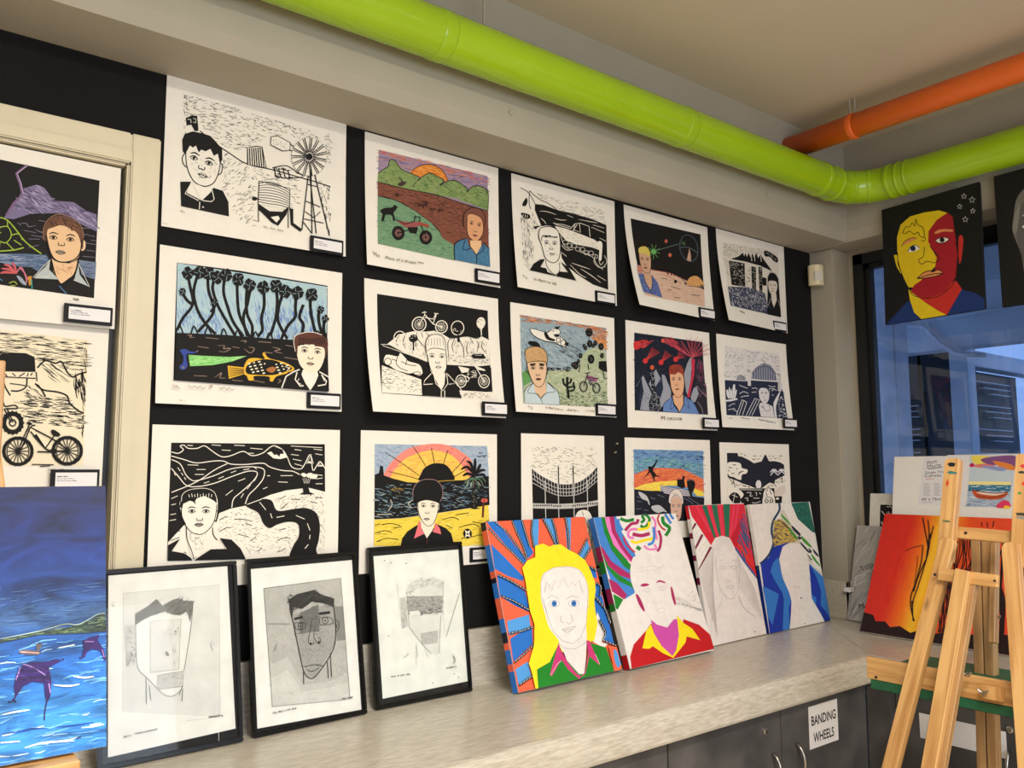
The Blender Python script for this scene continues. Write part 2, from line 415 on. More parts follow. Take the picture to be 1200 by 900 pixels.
# glazed opening at the left of the black wall with its cream architrave
fr = struct(multi_box('window_2', [((0.545, -0.012, 0.9), (0.622, 0.0, 2.548)), ((-0.6, -0.012, 2.460), (0.5448, 0.0, 2.548)),
     ((0.545, -0.021, 0.9), (0.580, -0.0122, 2.497)), ((-0.6, -0.021, 2.460), (0.5448, -0.0122, 2.497)),
     ((0.536, -0.014, 0.9), (0.5448, 0.075, 2.4596)), ((-0.6, -0.014, 2.4515), (0.5355, 0.075, 2.4596)), ((-0.6, -0.021, 0.9), (-0.5, 0.075, 2.45))], 'cream', bevel=0.004))
struct(box('window_pane', (-0.5, 0.045, 0.88), (0.5355, 0.051, 2.4514), 'black_alu', fr))
wb = struct(multi_box('window_3', [((-1.3, -5.66, 0.95), (-1.24, -5.6, 2.55)), ((2.44, -5.66, 0.95), (2.5, -5.6, 2.55)), ((-1.3, -5.66, 0.95), (2.5, -5.6, 1.0)), ((-1.3, -5.66, 2.5), (2.5, -5.6, 2.55)), ((0.57, -5.66, 0.95), (0.63, -5.6, 2.55))], 'black_alu'))
# ceiling lamps behind the camera
for i, (lx, ly) in enumerate(LAMPS):
    t = empty('ceiling_lamp', (lx, ly, 3.225)); tag(t, ['white fluorescent batten on ceiling, nearest the camera', 'white fluorescent batten on ceiling, far behind the camera', 'white fluorescent batten on ceiling, nearest the window side', 'white fluorescent batten on ceiling, nearest the left wall'][i], 'lamp')
    box('housing', (-0.65, -0.15, -0.09), (0.65, 0.15, 0.0), 'card', t, bevel=0.006); box('diffuser', (-0.6, -0.125, -0.10), (0.6, 0.125, -0.089), 'lamp', t)

# outside the window: verandah post, soffit, beam, louvred wall opposite
def P_(name, lab, a, b, m, cat, bevel=0.004): return tag(box(name, a, b, m, bevel=bevel), lab, cat)
struct(box('ground', (4.1, -6, -0.12), (13, 4, -0.02), 'ext_ground'))
P_('verandah_post', 'wide blue-lit rendered post just outside the window', (4.40, -0.145, -0.02), (4.55, 0.30, 2.90), 'ext_rough', 'post')
P_('verandah_ceiling', 'pale verandah ceiling outside the window', (4.1, -5.5, 2.90), (7.7, 3.0, 3.0), 'ext_white', 'ceiling')
P_('verandah_beam', 'deep pale beam hanging under the verandah ceiling', (5.95, -5.5, 2.46), (6.12, 3.0, 2.90), 'ext_white', 'beam')
cp = tag(tube('conduit', [(5.90, 1.0, 2.70), (5.90, .66, 2.68), (5.90, .40, 2.63), (5.90, .30, 2.50), (5.90, .19, 2.41), (5.90, .08, 2.395), (6.0, .05, 2.395)], 0.016, 'ext_white'), 'grey conduit bending down the verandah beam outside', 'pipe')
tag(tube('conduit', [(5.88, .30, 2.668), (5.88, 0, 2.675), (5.88, -1.2, 2.695)], 0.012, 'ext_white'), 'thin straight conduit running along the verandah beam', 'pipe')
P_('corner_post', 'slim blue-lit post between the dark window and the louvres', (7.45, 0.79, -0.02), (7.605, 0.94, 2.89), 'ext_white', 'post')
hb = empty('dark_window', (7.5, 1.1, 1.2)); tag(hb, 'dark framed window across the verandah beside the slim post', 'window')
multi_box('window_frame', [((0, -0.16, -1.2), (0.06, 0.14, -0.75)), ((0, -0.16, 1.12), (0.06, 0.14, 1.5)), ((0, -0.16, -1.2), (0.06, -0.13, 1.5)), ((0, 0.11, -1.2), (0.06, 0.14, 1.5))], 'ext_dark', hb, 0.003)
box('pane', (0.03, -0.14, -0.8), (0.04, 0.12, 1.15), 'black_alu', hb)
def louvre(name, lab, axis, a, b, z0, z1, at, back):
    t = empty(name, (0, 0, 0)); tag(t, lab, 'louvre')
    bm = bmesh.new(); z = z1
    while z > z0:
        for k, (f, d) in enumerate(((0, 1), (.3, .75), (.5, .6))):
            zz = z-0.045*k*1.1
            lo = a+(b-a)*(f if axis == 'x' else 0); hi = b
            if axis == 'x': add_box(bm, (lo, at-.03, zz-.006), (hi, at+.02, zz))
            else: add_box(bm, (at-.03, lo, zz-.006), (at+.02, hi, zz))
        z -= 0.21
    bm_obj('slat', bm, 'ext_slat', t)
    if axis == 'x': box('backing', (a, at+.05, z0), (b+.35, at+.09, z1+.1), 'ext_dark', t)
    else: box('backing', (at+.05, a, z0), (at+.09, b, z1+.1), 'ext_dark', t)
    return t
louvre('louvre_screen', 'louvred screen left of the dark window outside', 'y', 1.24, 1.75, 0.0, 2.2, 7.5, 0)
louvre('louvre_screen', 'louvred screen with bright slats right of the slim post outside', 'x', 7.62, 8.40, 0.0, 2.40, 0.86, 0)
P_('fascia', 'bright white fascia above the louvred screens outside', (7.61, 0.80, 2.52), (9.6, 0.95, 2.66), 'ext_white', 'fascia')
P_('fascia', 'pale header board over the dark window outside', (7.45, 0.945, 2.705), (7.60, 3.0, 2.899), 'ext_white', 'fascia')
P_('building_wall', 'dark building wall behind the louvred screens', (8.4, 1.2, -0.02), (8.6, 4.0, 3.4), 'ext_dark', 'wall')
# ------------------------------------------------------------------ drawings
def feat(A, e1, e2, nose, mouth, s, col=K, lip=None, white=None, iris=None, brow=True, bw=1.0, mw=1.0):
    ax = math.atan2(e2[1]-e1[1], e2[0]-e1[0]); ca, sa = math.cos(ax), math.sin(ax)
    def R_(c, x, y): return (c[0]+x*ca-y*sa, c[1]+x*sa+y*ca)
    for e in (e1, e2):
        if white: A.P(white, [R_(e, *p) for p in ((-s, .1*s), (-.4*s, -.4*s), (.4*s, -.4*s), (s, .1*s), (.3*s, .45*s), (-.4*s, .45*s))], True)
        A.L(col, s*.22*bw, [R_(e, *p) for p in ((-s, .15*s), (-.4*s, -.42*s), (.4*s, -.42*s), (s, .15*s))])
        A.L(col, s*.13*bw, [R_(e, *p) for p in ((-s*.8, .25*s), (0, .5*s), (.8*s, .2*s))])
        A.E(iris or col, e[0], e[1], s*.38, s*.36)
        if iris: A.E(col, e[0], e[1], s*.17)
        if brow: A.L(col, s*.3*bw, [R_(e, *p) for p in ((-1.2*s, -.75*s), (-.2*s, -1.25*s), (1.2*s, -.95*s))], True, True)
    A.L(col, s*.2*bw, [R_(nose, *p) for p in ((-.75*s, -.5*s), (-.8*s, .1*s), (-.3*s, .3*s), (0, .12*s), (.3*s, .3*s), (.8*s, .05*s), (.65*s, -.5*s))])
    if lip: A.P(lip, [R_(mouth, *p) for p in ((-1.3*s*mw, 0), (-.4*s, -.45*s), (0, -.3*s), (.4*s, -.45*s), (1.3*s*mw, 0), (.3*s, .55*s), (-.3*s, .55*s))], True)
    A.L(col, s*.2*bw, [R_(mouth, *p) for p in ((-1.3*s*mw, 0), (-.3*s, -.08*s), (.3*s, -.02*s), (1.3*s*mw, 0))])
    A.L(col, s*.14*bw, [R_(mouth, *p) for p in ((-1.1*s*mw, .12*s), (0, .55*s), (1.1*s*mw, .1*s))])
    A.L(col, s*.12*bw, [R_(mouth, *p) for p in ((-1.1*s*mw, -.1*s), (-.4*s, -.5*s), (0, -.35*s), (.4*s, -.5*s), (1.1*s*mw, -.1*s))])
def wheel(A, col, cx, cy, r, wd, sp=10, hub=.16, hw=None, rot=0, sq=.9):
    A.O(col, wd, cx, cy, r*sq, r, rot)
    for k in range(sp):
        a = math.pi*2*k/sp; A.L(col, hw or wd*.35, [(cx, cy), (cx+math.cos(a)*r*sq*.95, cy+math.sin(a)*r*.95)], False)
    A.E(col, cx, cy, r*hub)
def tree(A, col, x, y, h, s):
    A.L(col, s*.3, [(x, y), (x+s*.1, y-h)], False); A.E(col, x, y-h, s, s*.9)

def art_windmill(A):
    A.P(PW, [A.inv(.1, .14), A.inv(.9, .14), A.inv(.9, .93), A.inv(.1, .86)])
    A.H(K, "145,125 240,145 540,235 730,300 855,322 850,480 800,430 760,340 660,330 560,320 470,380 400,400 330,370 250,300 225,240 150,225", 470, lambda x, y: 12+ (x-400)*.03, 20, 2.6, 22)
    A.H(K, "145,125 165,130 160,310 148,310", 18, 80, 14, 3)
    A.H(K, "335,395 440,460 560,500 700,540 720,700 660,680 650,560 500,545 480,650 500,770 400,720 370,640 330,580", 210, lambda x, y: -35 if x < 480 else 20, 20, 2.6, 25)
    A.H(K, "775,520 850,570 850,800 830,800 800,600", 60, 80, 18, 2.8, 20)
    A.LL(K, 5, "225,300 290,355 370,410 455,462 580,490 720,530 775,545 850,570")
    # homestead on the hill
    A.P(K, "155,238 185,226 212,228 218,300 200,302 182,270 160,275"); A.LL(PW, 3, "165,245 180,245 182,262", "192,240 205,243 205,262 192,258", sm=False)
    # hair, face, ears
    A.P(PW, "150,400 160,470 190,545 240,572 292,552 318,500 330,430 310,380 180,350", True)
    A.LL(K, 5, "155,400 158,460 175,515 205,555 250,570 292,552 316,500 326,440", "150,410 138,430 142,460 158,478", "322,455 335,470 328,505 312,515")
    A.P(K, "140,400 137,345 150,315 190,303 235,312 275,325 300,350 333,390 334,440 322,462 312,412 292,422 276,388 252,400 232,392 218,405 205,372 190,382 175,372 160,400 152,412")
    feat(A, (195, 432), (268, 458), (232, 482), (238, 518), 20, bw=1.2)
    A.H(K, "170,420 310,450 300,530 200,530", 26, 60, 10, 2.2, 50)
    A.P(K, "127,548 180,548 158,602 232,640 245,600 292,578 335,592 362,645 364,716 130,668")
    A.P(PW, "182,550 196,575 232,640 275,600 288,575 245,575")
    A.LL(PW, 4, "178,560 150,606 215,640 222,625", "236,640 280,645 293,632 280,580", "222,645 220,682", sm=False); A.E(PW, 238, 672, 4)
    # shed
    A.P(PW, "450,385 540,380 555,480 455,465")
    for k in range(8): A.L(K, 6, [(455+k*10, 388-k), (457+k*11, 466+k*2)], False)
    A.LL(K, 4, "450,385 500,376 525,380 545,480", sm=False)
    for k in range(4): A.L(K, 5, [(582+k*22, 478+k*4), (590+k*22, 515+k*3), (600+k*20, 530)], False)
    A.LL(K, 4, "575,480 640,470 690,500 725,520", "585,518 640,530 720,525"); A.H(K, "580,470 700,490 700,535 590,530", 22, 10, 22, 4)
    # water tank on its stand
    A.P(PW, "510,545 657,580 655,682 505,655")
    A.LL(K, 4, "510,545 657,580 655,682", "510,545 505,655", sm=False)
    for k in range(9): A.L(K, 3.5, [(508, 556+k*11), (560, 550+k*13), (610, 565+k*12), (656, 592+k*10.5)])
    A.E(K, 488, 630, 13, 9); A.LL(K, 5, "478,620 515,635", sm=False)
    A.P(K, "503,652 560,690 620,692 652,665 640,705 600,760 570,745 505,680"); A.P(PW, "565,718 600,712 608,725 592,745")
    A.LL(K, 4, "506,650 506,742", "648,670 648,770", sm=False); A.P(K, "655,675 672,678 672,745 712,775 706,788 660,755")
    # windmill
    A.LL(K, 5, "750,470 712,780", "757,470 760,795", "765,470 842,805", "748,480 780,795", sm=False)
    A.LL(K, 4, "733,640 800,668", "722,725 815,745", "728,690 770,720 800,690", "715,735 760,795", "742,560 785,570", sm=False)
    A.P(PW, "568,332 600,328 660,362 656,396 622,400 565,370"); A.LL(K, 4, "568,332 600,328 660,362 656,396 622,400 565,370 568,332", sm=False)
    A.LL(K, 4, "655,365 745,425", "655,395 745,432", sm=False); A.H(K, "575,340 640,360 640,390 580,368", 20, 60, 9, 2)
    cx, cy = 748, 428
    for k in range(15):
        a = 2*math.pi*k/15; r0, r1 = 22, 92; d = .15
        q = [(cx+math.cos(a+e)*r*.92, cy+math.sin(a+e)*r) for e, r in ((-.04, r0), (-d, r1), (d, r1), (.04, r0))]
        A.P(PW, q); A.L(K, 4, q+[q[0]], False)
    A.E(K, cx, cy, 16)
    A.scr((150, 142, 128), 2.5, 530, 765, 625, 785, 9)
    A.scr((165, 156, 140), 2, 128, 690, 150, 700, 8); A.scr((165, 156, 140), 2, 38, 752, 60, 756, 5)

def art_palms(A):
    sky = (170, 196, 205)
    A.P(K, "165,120 480,160 920,235 918,762 145,715")
    A.P(sky, "168,122 480,170 918,240 915,470 860,510 700,508 540,498 330,480 160,475")
    A.H([(140, 172, 204), (150, 186, 210), (120, 150, 198), (190, 208, 216)], "168,240 918,300 915,470 700,508 160,470", 420, 80, 34, 4)
    A.H([(100, 130, 190), (120, 150, 196)], "165,350 400,380 400,480 160,470", 120, 80, 34, 4); A.H([(84, 112, 188), (110, 136, 196)], "560,340 860,360 860,500 560,500", 170, 80, 34, 4)
    A.H([(190, 215, 205), (160, 200, 205)], "168,124 480,172 918,242 918,300 168,240", 150, 12, 30, 5)
    trunks = ["215,165 230,235 245,330 195,400 165,460", "275,165 250,260 262,340 290,400 320,440 360,480", "320,170 325,260 350,340 340,390 270,470", "370,180 345,240 365,320 395,380 430,440 460,490",
      "412,170 400,260 420,340 450,420 500,490", "470,190 470,290 480,380 510,450 535,500", "525,210 515,300 520,380 545,440 540,500", "545,215 530,280 520,330 500,400 520,490", "600,230 605,330 590,400 595,460 560,498",
      "660,235 670,300 665,380 650,440 630,500", "705,260 680,330 672,400 690,450 720,500", "765,265 760,350 760,390 720,440 690,505", "800,330 780,390 800,430 790,480", "835,270 835,350 845,410 860,470", "880,350 875,400 890,470 905,500", "905,400 900,450 910,495", "190,270 215,310 240,330", "345,310 355,340 335,370"]
    for t in trunks: A.L(K, 15, t)
    for x, y in ((175, 460), (250, 465), (320, 470), (400, 478), (470, 485), (560, 492), (630, 495), (700, 498), (800, 490), (870, 485)):
        A.LL(K, 8, "%d,%d %d,%d %d,%d" % (x-18, y+25, x, y-25, x+22, y+25)); A.P(sky, [(x-5, y+8), (x+4, y-10), (x+14, y+12)])
    for i, (x, y) in enumerate([(220, 175), (278, 170), (325, 175), (368, 195), (412, 185), (472, 205), (530, 235), (598, 245), (662, 238), (708, 265), (768, 272), (838, 282), (882, 355), (905, 400), (190, 268), (352, 322)]):
        r = 30 if i < 12 else 17
        for k in range(9):
            a = k*2.4+i; A.E(K, x+math.cos(a)*r*.6, y+math.sin(a)*r*.7, r*.5, r*.36, k*40)
        for k in range(4):
            a = k*1.7+i; A.L(sky, 1.7, [(x+math.cos(a)*r*.3, y+math.sin(a)*r*.3), (x+math.cos(a+.5)*r*.9, y+math.sin(a+.5)*r*.9)], False)
    A.P(K, "158,478 400,485 600,500 760,508 915,500 918,762 145,715")
    for t in ("210,490 235,488 225,498 250,500", "305,500 370,506", "480,515 510,515 500,525", "570,518 635,522", "265,545 320,552", "365,540 400,540 395,555 430,552 405,570 370,568", "440,545 475,550", "520,545 550,552 530,575 500,555", "640,545 680,555 650,565 690,575", "705,535 740,540", "700,595 765,605", "245,692 310,694", "350,700 385,675 375,700 405,702", "436,712 490,716", "540,712 600,722", "668,705 680,712 665,725", "600,570 640,575"):
        A.L((140, 118, 104), 5, t, True, True)
    # blue hooked wader
    A.P((52, 72, 150), "175,565 200,558 232,572 262,570 245,580 215,582 205,600 212,640 200,660 178,662 172,645 188,630 192,600 182,580", True); A.E((120, 110, 120), 190, 652, 8, 6); A.E((110, 100, 110), 262, 569, 5)
    # green crocodile-like wedge
    A.P((142, 208, 122), "218,588 300,592 420,596 512,590 440,618 340,638 225,645", False); A.H([(100, 180, 90), (170, 225, 150)], "222,592 420,598 500,592 420,620 230,642", 80, 5, 26, 4, 10)
    # spotted fish
    Y = (226, 176, 52)
    A.P(Y, "415,640 500,648 500,680 420,706"); 
    for k in range(6): A.L(K, 3, [(422, 650+k*9), (498, 656+k*4)], False)
    A.P(Y, "498,640 520,605 560,600 600,605 590,580 600,572 622,600 700,620 748,650 720,672 660,690 640,715 625,712 620,692 548,690 545,710 520,712 510,690 498,680", True)
    A.P(K, "506,650 530,625 580,608 640,608 700,630 738,650 700,668 640,684 560,684 512,678", True)
    for i in range(62):
        x = 512+ (i*37 % 215); yy = 616+(i*23 % 62)
        if abs(yy-648) < 34-(x-600)**2/700 and not 604 < x < 655: A.E((240, 232, 205), x, yy, 4.5, 3.6)
    A.P((170, 110, 60), "608,655 640,642 655,655 640,672 618,668", True); A.LL((235, 226, 205), 3, "700,640 722,652 708,662")
    # portrait
    br = (92, 54, 44); sk = (236, 224, 200)
    A.P(PW, "790,655 860,660 870,700 825,758 800,720 782,680"); A.P(sk, "765,540 765,600 785,645 825,668 865,660 892,610 900,545 850,530", True)
    A.P(br, "752,560 745,510 765,480 830,468 880,480 914,515 908,570 898,600 895,548 850,538 845,530 800,530 768,532 762,580", True)
    for k in range(14): A.L(K, 4, [(775+k*9, 500-abs(k-6)), (772+k*10, 528+ (k % 3)*3)], False)
    A.L(PW, 3, "752,565 745,512 762,482 830,468 885,482")
    feat(A, (798, 562), (862, 568), (828, 598), (826, 626), 15, lip=(190, 160, 140))
    A.P(K, "712,670 750,660 775,672 798,722 824,758 690,748"); A.P(K, "870,672 905,690 917,705 917,762 826,758 850,720")
    A.LL(PW, 6, "683,748 705,690 740,668 772,655", "760,668 750,705 775,738 792,735", "870,665 915,690", "880,680 905,712 900,728 862,735", sm=False); A.LL(PW, 3, "770,700 762,718 782,730", "885,690 895,712")
    A.scr((168, 160, 148), 3, 140, 742, 175, 758, 16); A.scr((160, 152, 140), 3, 215, 748, 300, 750, 18); A.scr((168, 160, 148), 3, 320, 744, 340, 746, 14); A.scr((160, 152, 140), 3, 372, 752, 468, 760, 16)
    A.scr((168, 160, 148), 2.5, 170, 815, 198, 822, 8)

def art_winding_road(A):
    A.P(K, "192,140 1056,150 1056,800 165,800")
    A.P(PW, "600,500 740,440 830,415 960,400 1056,425 1056,800 165,830 172,700 265,600 440,590 455,540 520,515", False)
    A.H(K, "560,520 660,510 690,600 730,640 900,600 890,700 850,770 620,770 500,690 440,640 470,560", 260, lambda x, y: 5+(x-600)*.1, 16, 2.2, 50)
    A.H(K, "760,450 1050,430 1052,780 1010,780 1020,600 960,530 800,520", 200, lambda x, y: 60 if x > 1020 else -15, 15, 2.2, 50)
    A.LL(K, 4, "455,580 480,565 505,562", "540,575 600,578 640,590", "455,645 490,625 520,622", "560,660 620,678", "600,600 640,612", "780,700 820,685 855,690", "790,640 830,632", "670,760 690,740", "780,765 810,755 825,742", "800,520 840,490", "860,465 910,468", "1000,455 1040,460", "970,480 1010,490", "795,465 830,445", "180,650 240,635", "185,690 235,672", "630,700 660,675", sm=True)
    # white cut lines in the dark country
    A.LL((236, 230, 218), 5, "192,192 230,200 258,180 240,160 262,155 285,172 335,172 375,158 420,190 470,220 520,215 590,190 640,215 700,200 745,165 775,160 815,185 840,225 865,280 915,292 940,262 972,208 985,300 1010,270 1028,250 1056,290",
         "192,215 260,235 330,255 420,245 480,245 520,262 600,265 700,258 740,280 810,300 870,305 910,325", "192,420 280,385 350,350 430,295 500,260", "192,235 240,260 270,320 300,350 330,355 420,330 520,290 620,278 690,285 710,305 700,350 660,400 620,440 600,490",
         "192,285 230,330 275,382 340,388 430,370 520,335 610,305 660,305 668,325 640,365 580,420 535,460 525,510", sm=True)
    A.P(PW, "725,200 760,185 775,162 810,175 838,225 800,235 760,230"); A.P(K, "745,190 775,165 812,180 820,205 800,205 795,222 780,208 765,212 755,198")
    A.LL((236, 230, 218), 4, "950,262 975,210 988,262", "1015,275 1030,252 1045,278", sm=False); A.P(PW, "955,258 965,245 985,262"); A.P(PW, "1012,278 1030,268 1045,278")
    A.LL((230, 224, 210), 4, "280,155 310,157", "415,153 465,157", "540,155 600,158", "630,172 700,178", "470,182 520,185", "620,200 650,202", "860,160 1040,170", "880,180 920,185", "860,208 905,214", "990,178 1040,184", "870,235 920,245", "880,262 925,275", "1000,205 1040,212", "280,265 340,268", "330,292 380,292", "320,320 370,320", "725,330 740,330", "800,330 870,330", "785,365 840,368", "960,320 1040,330", "1000,350 1040,345", "1000,378 1040,378", "490,440 530,410", "560,360 600,345", "700,405 725,395", "190,455 225,440", "190,490 215,485", "185,545 215,540", "180,578 215,572", "650,280 665,292", sm=False)
    for t in ("225,280 240,300", "245,310 255,325", "262,335 270,350", "370,370 400,360", "450,345 480,332", "520,312 550,300", "590,295 625,290", "665,335 650,360", "630,380 610,405", "590,430 575,455", "205,310 215,325"): A.L((230, 224, 210), 4, t, False)
    # black road in the foreground
    A.P(K, "648,478 700,462 748,472 770,520 800,532 880,520 950,518 1005,550 1022,620 1015,700 1000,755 1000,800 855,800 870,730 900,680 902,620 880,598 830,595 775,610 735,628 700,600 672,540 600,498", True)
    A.LL(PW, 4, "680,480 715,525", "740,545 750,572", "775,568 820,560", "885,558 935,580", "950,605 965,645", "965,670 962,695", "955,725 935,748", sm=False)
    A.LL(PW, 4, "610,492 660,474 690,464")
    # tree
    A.P(K, "925,400 930,360 915,325 960,330 1005,330 975,360 955,385 965,425 995,438 905,438 930,425"); A.P(PW, "915,325 925,315 940,318 948,325 935,340", True); A.P(PW, "945,335 955,318 975,316 985,325 965,342", True); A.P(PW, "965,345 990,325 1010,328 1000,348", True)
    for k in range(5): A.L(PW, 2, [(925+k*11, 345), (935+k*6, 375)], False)
    # bust
    A.P(PW, "245,460 240,520 270,600 310,650 350,655 395,635 430,590 445,500 430,440 340,440", True)
    A.P(PW, "270,600 275,690 300,790 340,780 400,700 415,620 340,640")
    A.P(K, "235,500 240,460 262,420 310,400 370,398 415,412 438,445 440,485 425,470 400,455 370,442 330,455 320,470 325,490 310,475 300,470 290,468 270,478 255,485 248,515")
    A.LL(PW, 3, "245,470 250,435 280,410 330,400 385,400 425,420 440,455"); 
    for k in range(9): A.L(PW, 3, [(285+k*16, 432-k % 2*5), (290+k*15, 448)], False)
    A.LL(K, 4.5, "245,500 248,560 270,610 300,645 345,658 385,640 420,595 435,540 440,490", "245,520 232,535 240,570 258,580", "440,525 448,540 440,575 425,585", "272,610 275,680 300,750 312,795", "415,620 420,660 440,690")
    feat(A, (302, 528), (380, 528), (345, 575), (340, 603), 20, lip=(150, 146, 138))
    A.H(K, "280,650 400,650 360,740 310,740", 40, 50, 12, 2, 60)
    A.P(K, "170,715 235,680 195,748 250,760 262,752 305,802 168,802"); A.P(K, "312,802 410,740 490,738 455,680 520,690 570,740 600,802")
    A.LL(PW, 4, "238,682 192,748 252,757 268,765 300,790", "318,795 400,740 492,740 440,680", sm=False)

def art_sunset_hills(A):
    A.P((160, 140, 160), "155,160 728,300 735,770 148,665")
    A.H([(120, 110, 160), (150, 130, 175), (190, 130, 130), (200, 150, 120), (100, 90, 130)], "156,162 728,302 728,380 640,345 520,320 430,240 330,280 210,215 152,270", 330, 12, 34, 4, 8)
    A.H([(200, 100, 90), (210, 130, 100)], "156,162 500,240 728,302 728,340 500,270 156,185", 80, 12, 40, 4, 8)
    O = (226, 140, 60); A.P(O, "328,290 350,258 400,240 450,245 495,275 520,325 440,320", True); A.H([(200, 110, 40), (240, 170, 80)], "340,280 400,245 480,265 510,310 440,300", 60, 8, 30, 4)
    A.L(K, 3.5, "328,290 350,258 400,240 450,245 495,275 520,325")
    G = (130, 152, 92)
    for p in ("150,330 152,290 175,270 205,250 215,215 245,225 275,265 330,290 370,310 340,350 320,375 250,360 150,340", "320,375 360,330 385,305 425,285 460,300 500,325 475,350 450,395", "450,400 480,350 520,328 560,325 600,350 625,372 600,405 575,420", "575,425 620,385 650,355 690,355 728,380 728,480 650,450"):
        A.P(G, p, False); A.H([(90, 130, 70), (160, 172, 110), (60, 90, 60)], p, 120, 30, 24, 3, 30); A.L(K, 4, S(p)[1:-1])
    A.P((124, 74, 58), "150,335 250,362 330,378 460,405 580,440 728,485 730,690 600,680 540,665 480,620 440,560 350,490 250,435 150,410", False)
    A.H([(90, 50, 42), (150, 96, 74), (70, 40, 36)], "150,338 460,408 728,488 728,680 600,660 440,550 250,432 150,405", 420, 14, 28, 3.4, 20)
    A.LL(K, 4, "150,335 250,360 320,375 460,402 580,440 728,485", "150,410 250,435 340,485 430,550 478,600 480,630 545,665")
    Gr = (112, 148, 114); A.P(Gr, "150,412 250,436 345,488 430,550 475,600 485,628 548,665 550,745 148,665")
    A.H([(76, 120, 84), (136, 172, 132), (62, 104, 90), (96, 144, 110)], "150,414 250,438 345,490 475,602 548,668 548,740 148,660", 420, 8, 26, 3.2, 14)
    # rocks, bird, dog, motorbike
    A.H(K, "360,430 415,440 410,470 365,462", 26, 20, 20, 4, 60); A.H(K, "420,460 500,450 490,490 430,495", 18, 30, 22, 3, 60); A.H(K, "230,395 265,400 260,415", 8, 20, 18, 4, 40)
    A.P((70, 52, 50), "255,345 275,330 258,310 268,312 285,332 300,335 290,350 268,358", True)
    A.P(K, "160,490 185,475 225,470 235,458 252,468 240,490 232,500 240,540 228,540 222,515 190,512 180,540 165,545 172,510", True)
    for cx, cy, r in ((255, 607, 34), (400, 628, 34)): A.E(K, cx, cy, r, r*1.12); A.E((140, 100, 92), cx, cy, r*.6, r*.66); wheel(A, K, cx, cy, r*.6, 3, 7, hw=3)
    A.P(K, "300,570 340,560 360,580 350,610 315,605"); A.P((150, 80, 80), "245,540 280,545 320,550 350,545 390,560 345,575 290,575", False)
    A.LL(K, 5, "245,535 290,560 340,545 345,520", "365,540 402,628", "340,515 372,525 368,555 415,575", "255,607 310,590", sm=False); A.P((160, 70, 60), "360,545 415,560 418,575 365,562")
    # portrait
    A.P((120, 74, 60), "600,560 605,500 640,470 690,480 710,520 706,570 690,520 640,500 620,520 615,570", True); A.L(K, 4, "598,570 600,505 640,468 690,478 712,520 704,575")
    A.P((214, 158, 116), "618,520 640,502 685,520 700,560 696,610 670,640 640,635 620,600", True); A.L(K, 3, "618,520 618,600 640,635 668,642 695,612 704,565")
    A.P((226, 184, 140), "632,640 690,640 690,680 665,715 635,690"); feat(A, (640, 552), (680, 560), (658, 592), (658, 614), 10, lip=(170, 90, 80))
    A.P((68, 116, 150), "550,665 580,640 615,630 625,670 662,715 690,668 700,655 732,680 735,775 550,742"); A.H([(50, 95, 130), (90, 140, 170)], "555,670 610,640 660,720 700,670 730,690 732,770 555,740", 90, 60, 20, 3)
    A.LL(K, 4, "550,745 550,665 580,640 612,632", "605,640 595,690 640,680", "664,715 700,690 695,660", "625,665 662,715 664,760", "732,680 700,655")
    A.scr((130, 124, 116), 3, 122, 715, 160, 738, 16); A.TX((110, 104, 98), 'Place of a dream', (182, 745), (345, 770), 17); A.scr((130, 124, 116), 3, 355, 758, 385, 764, 8)

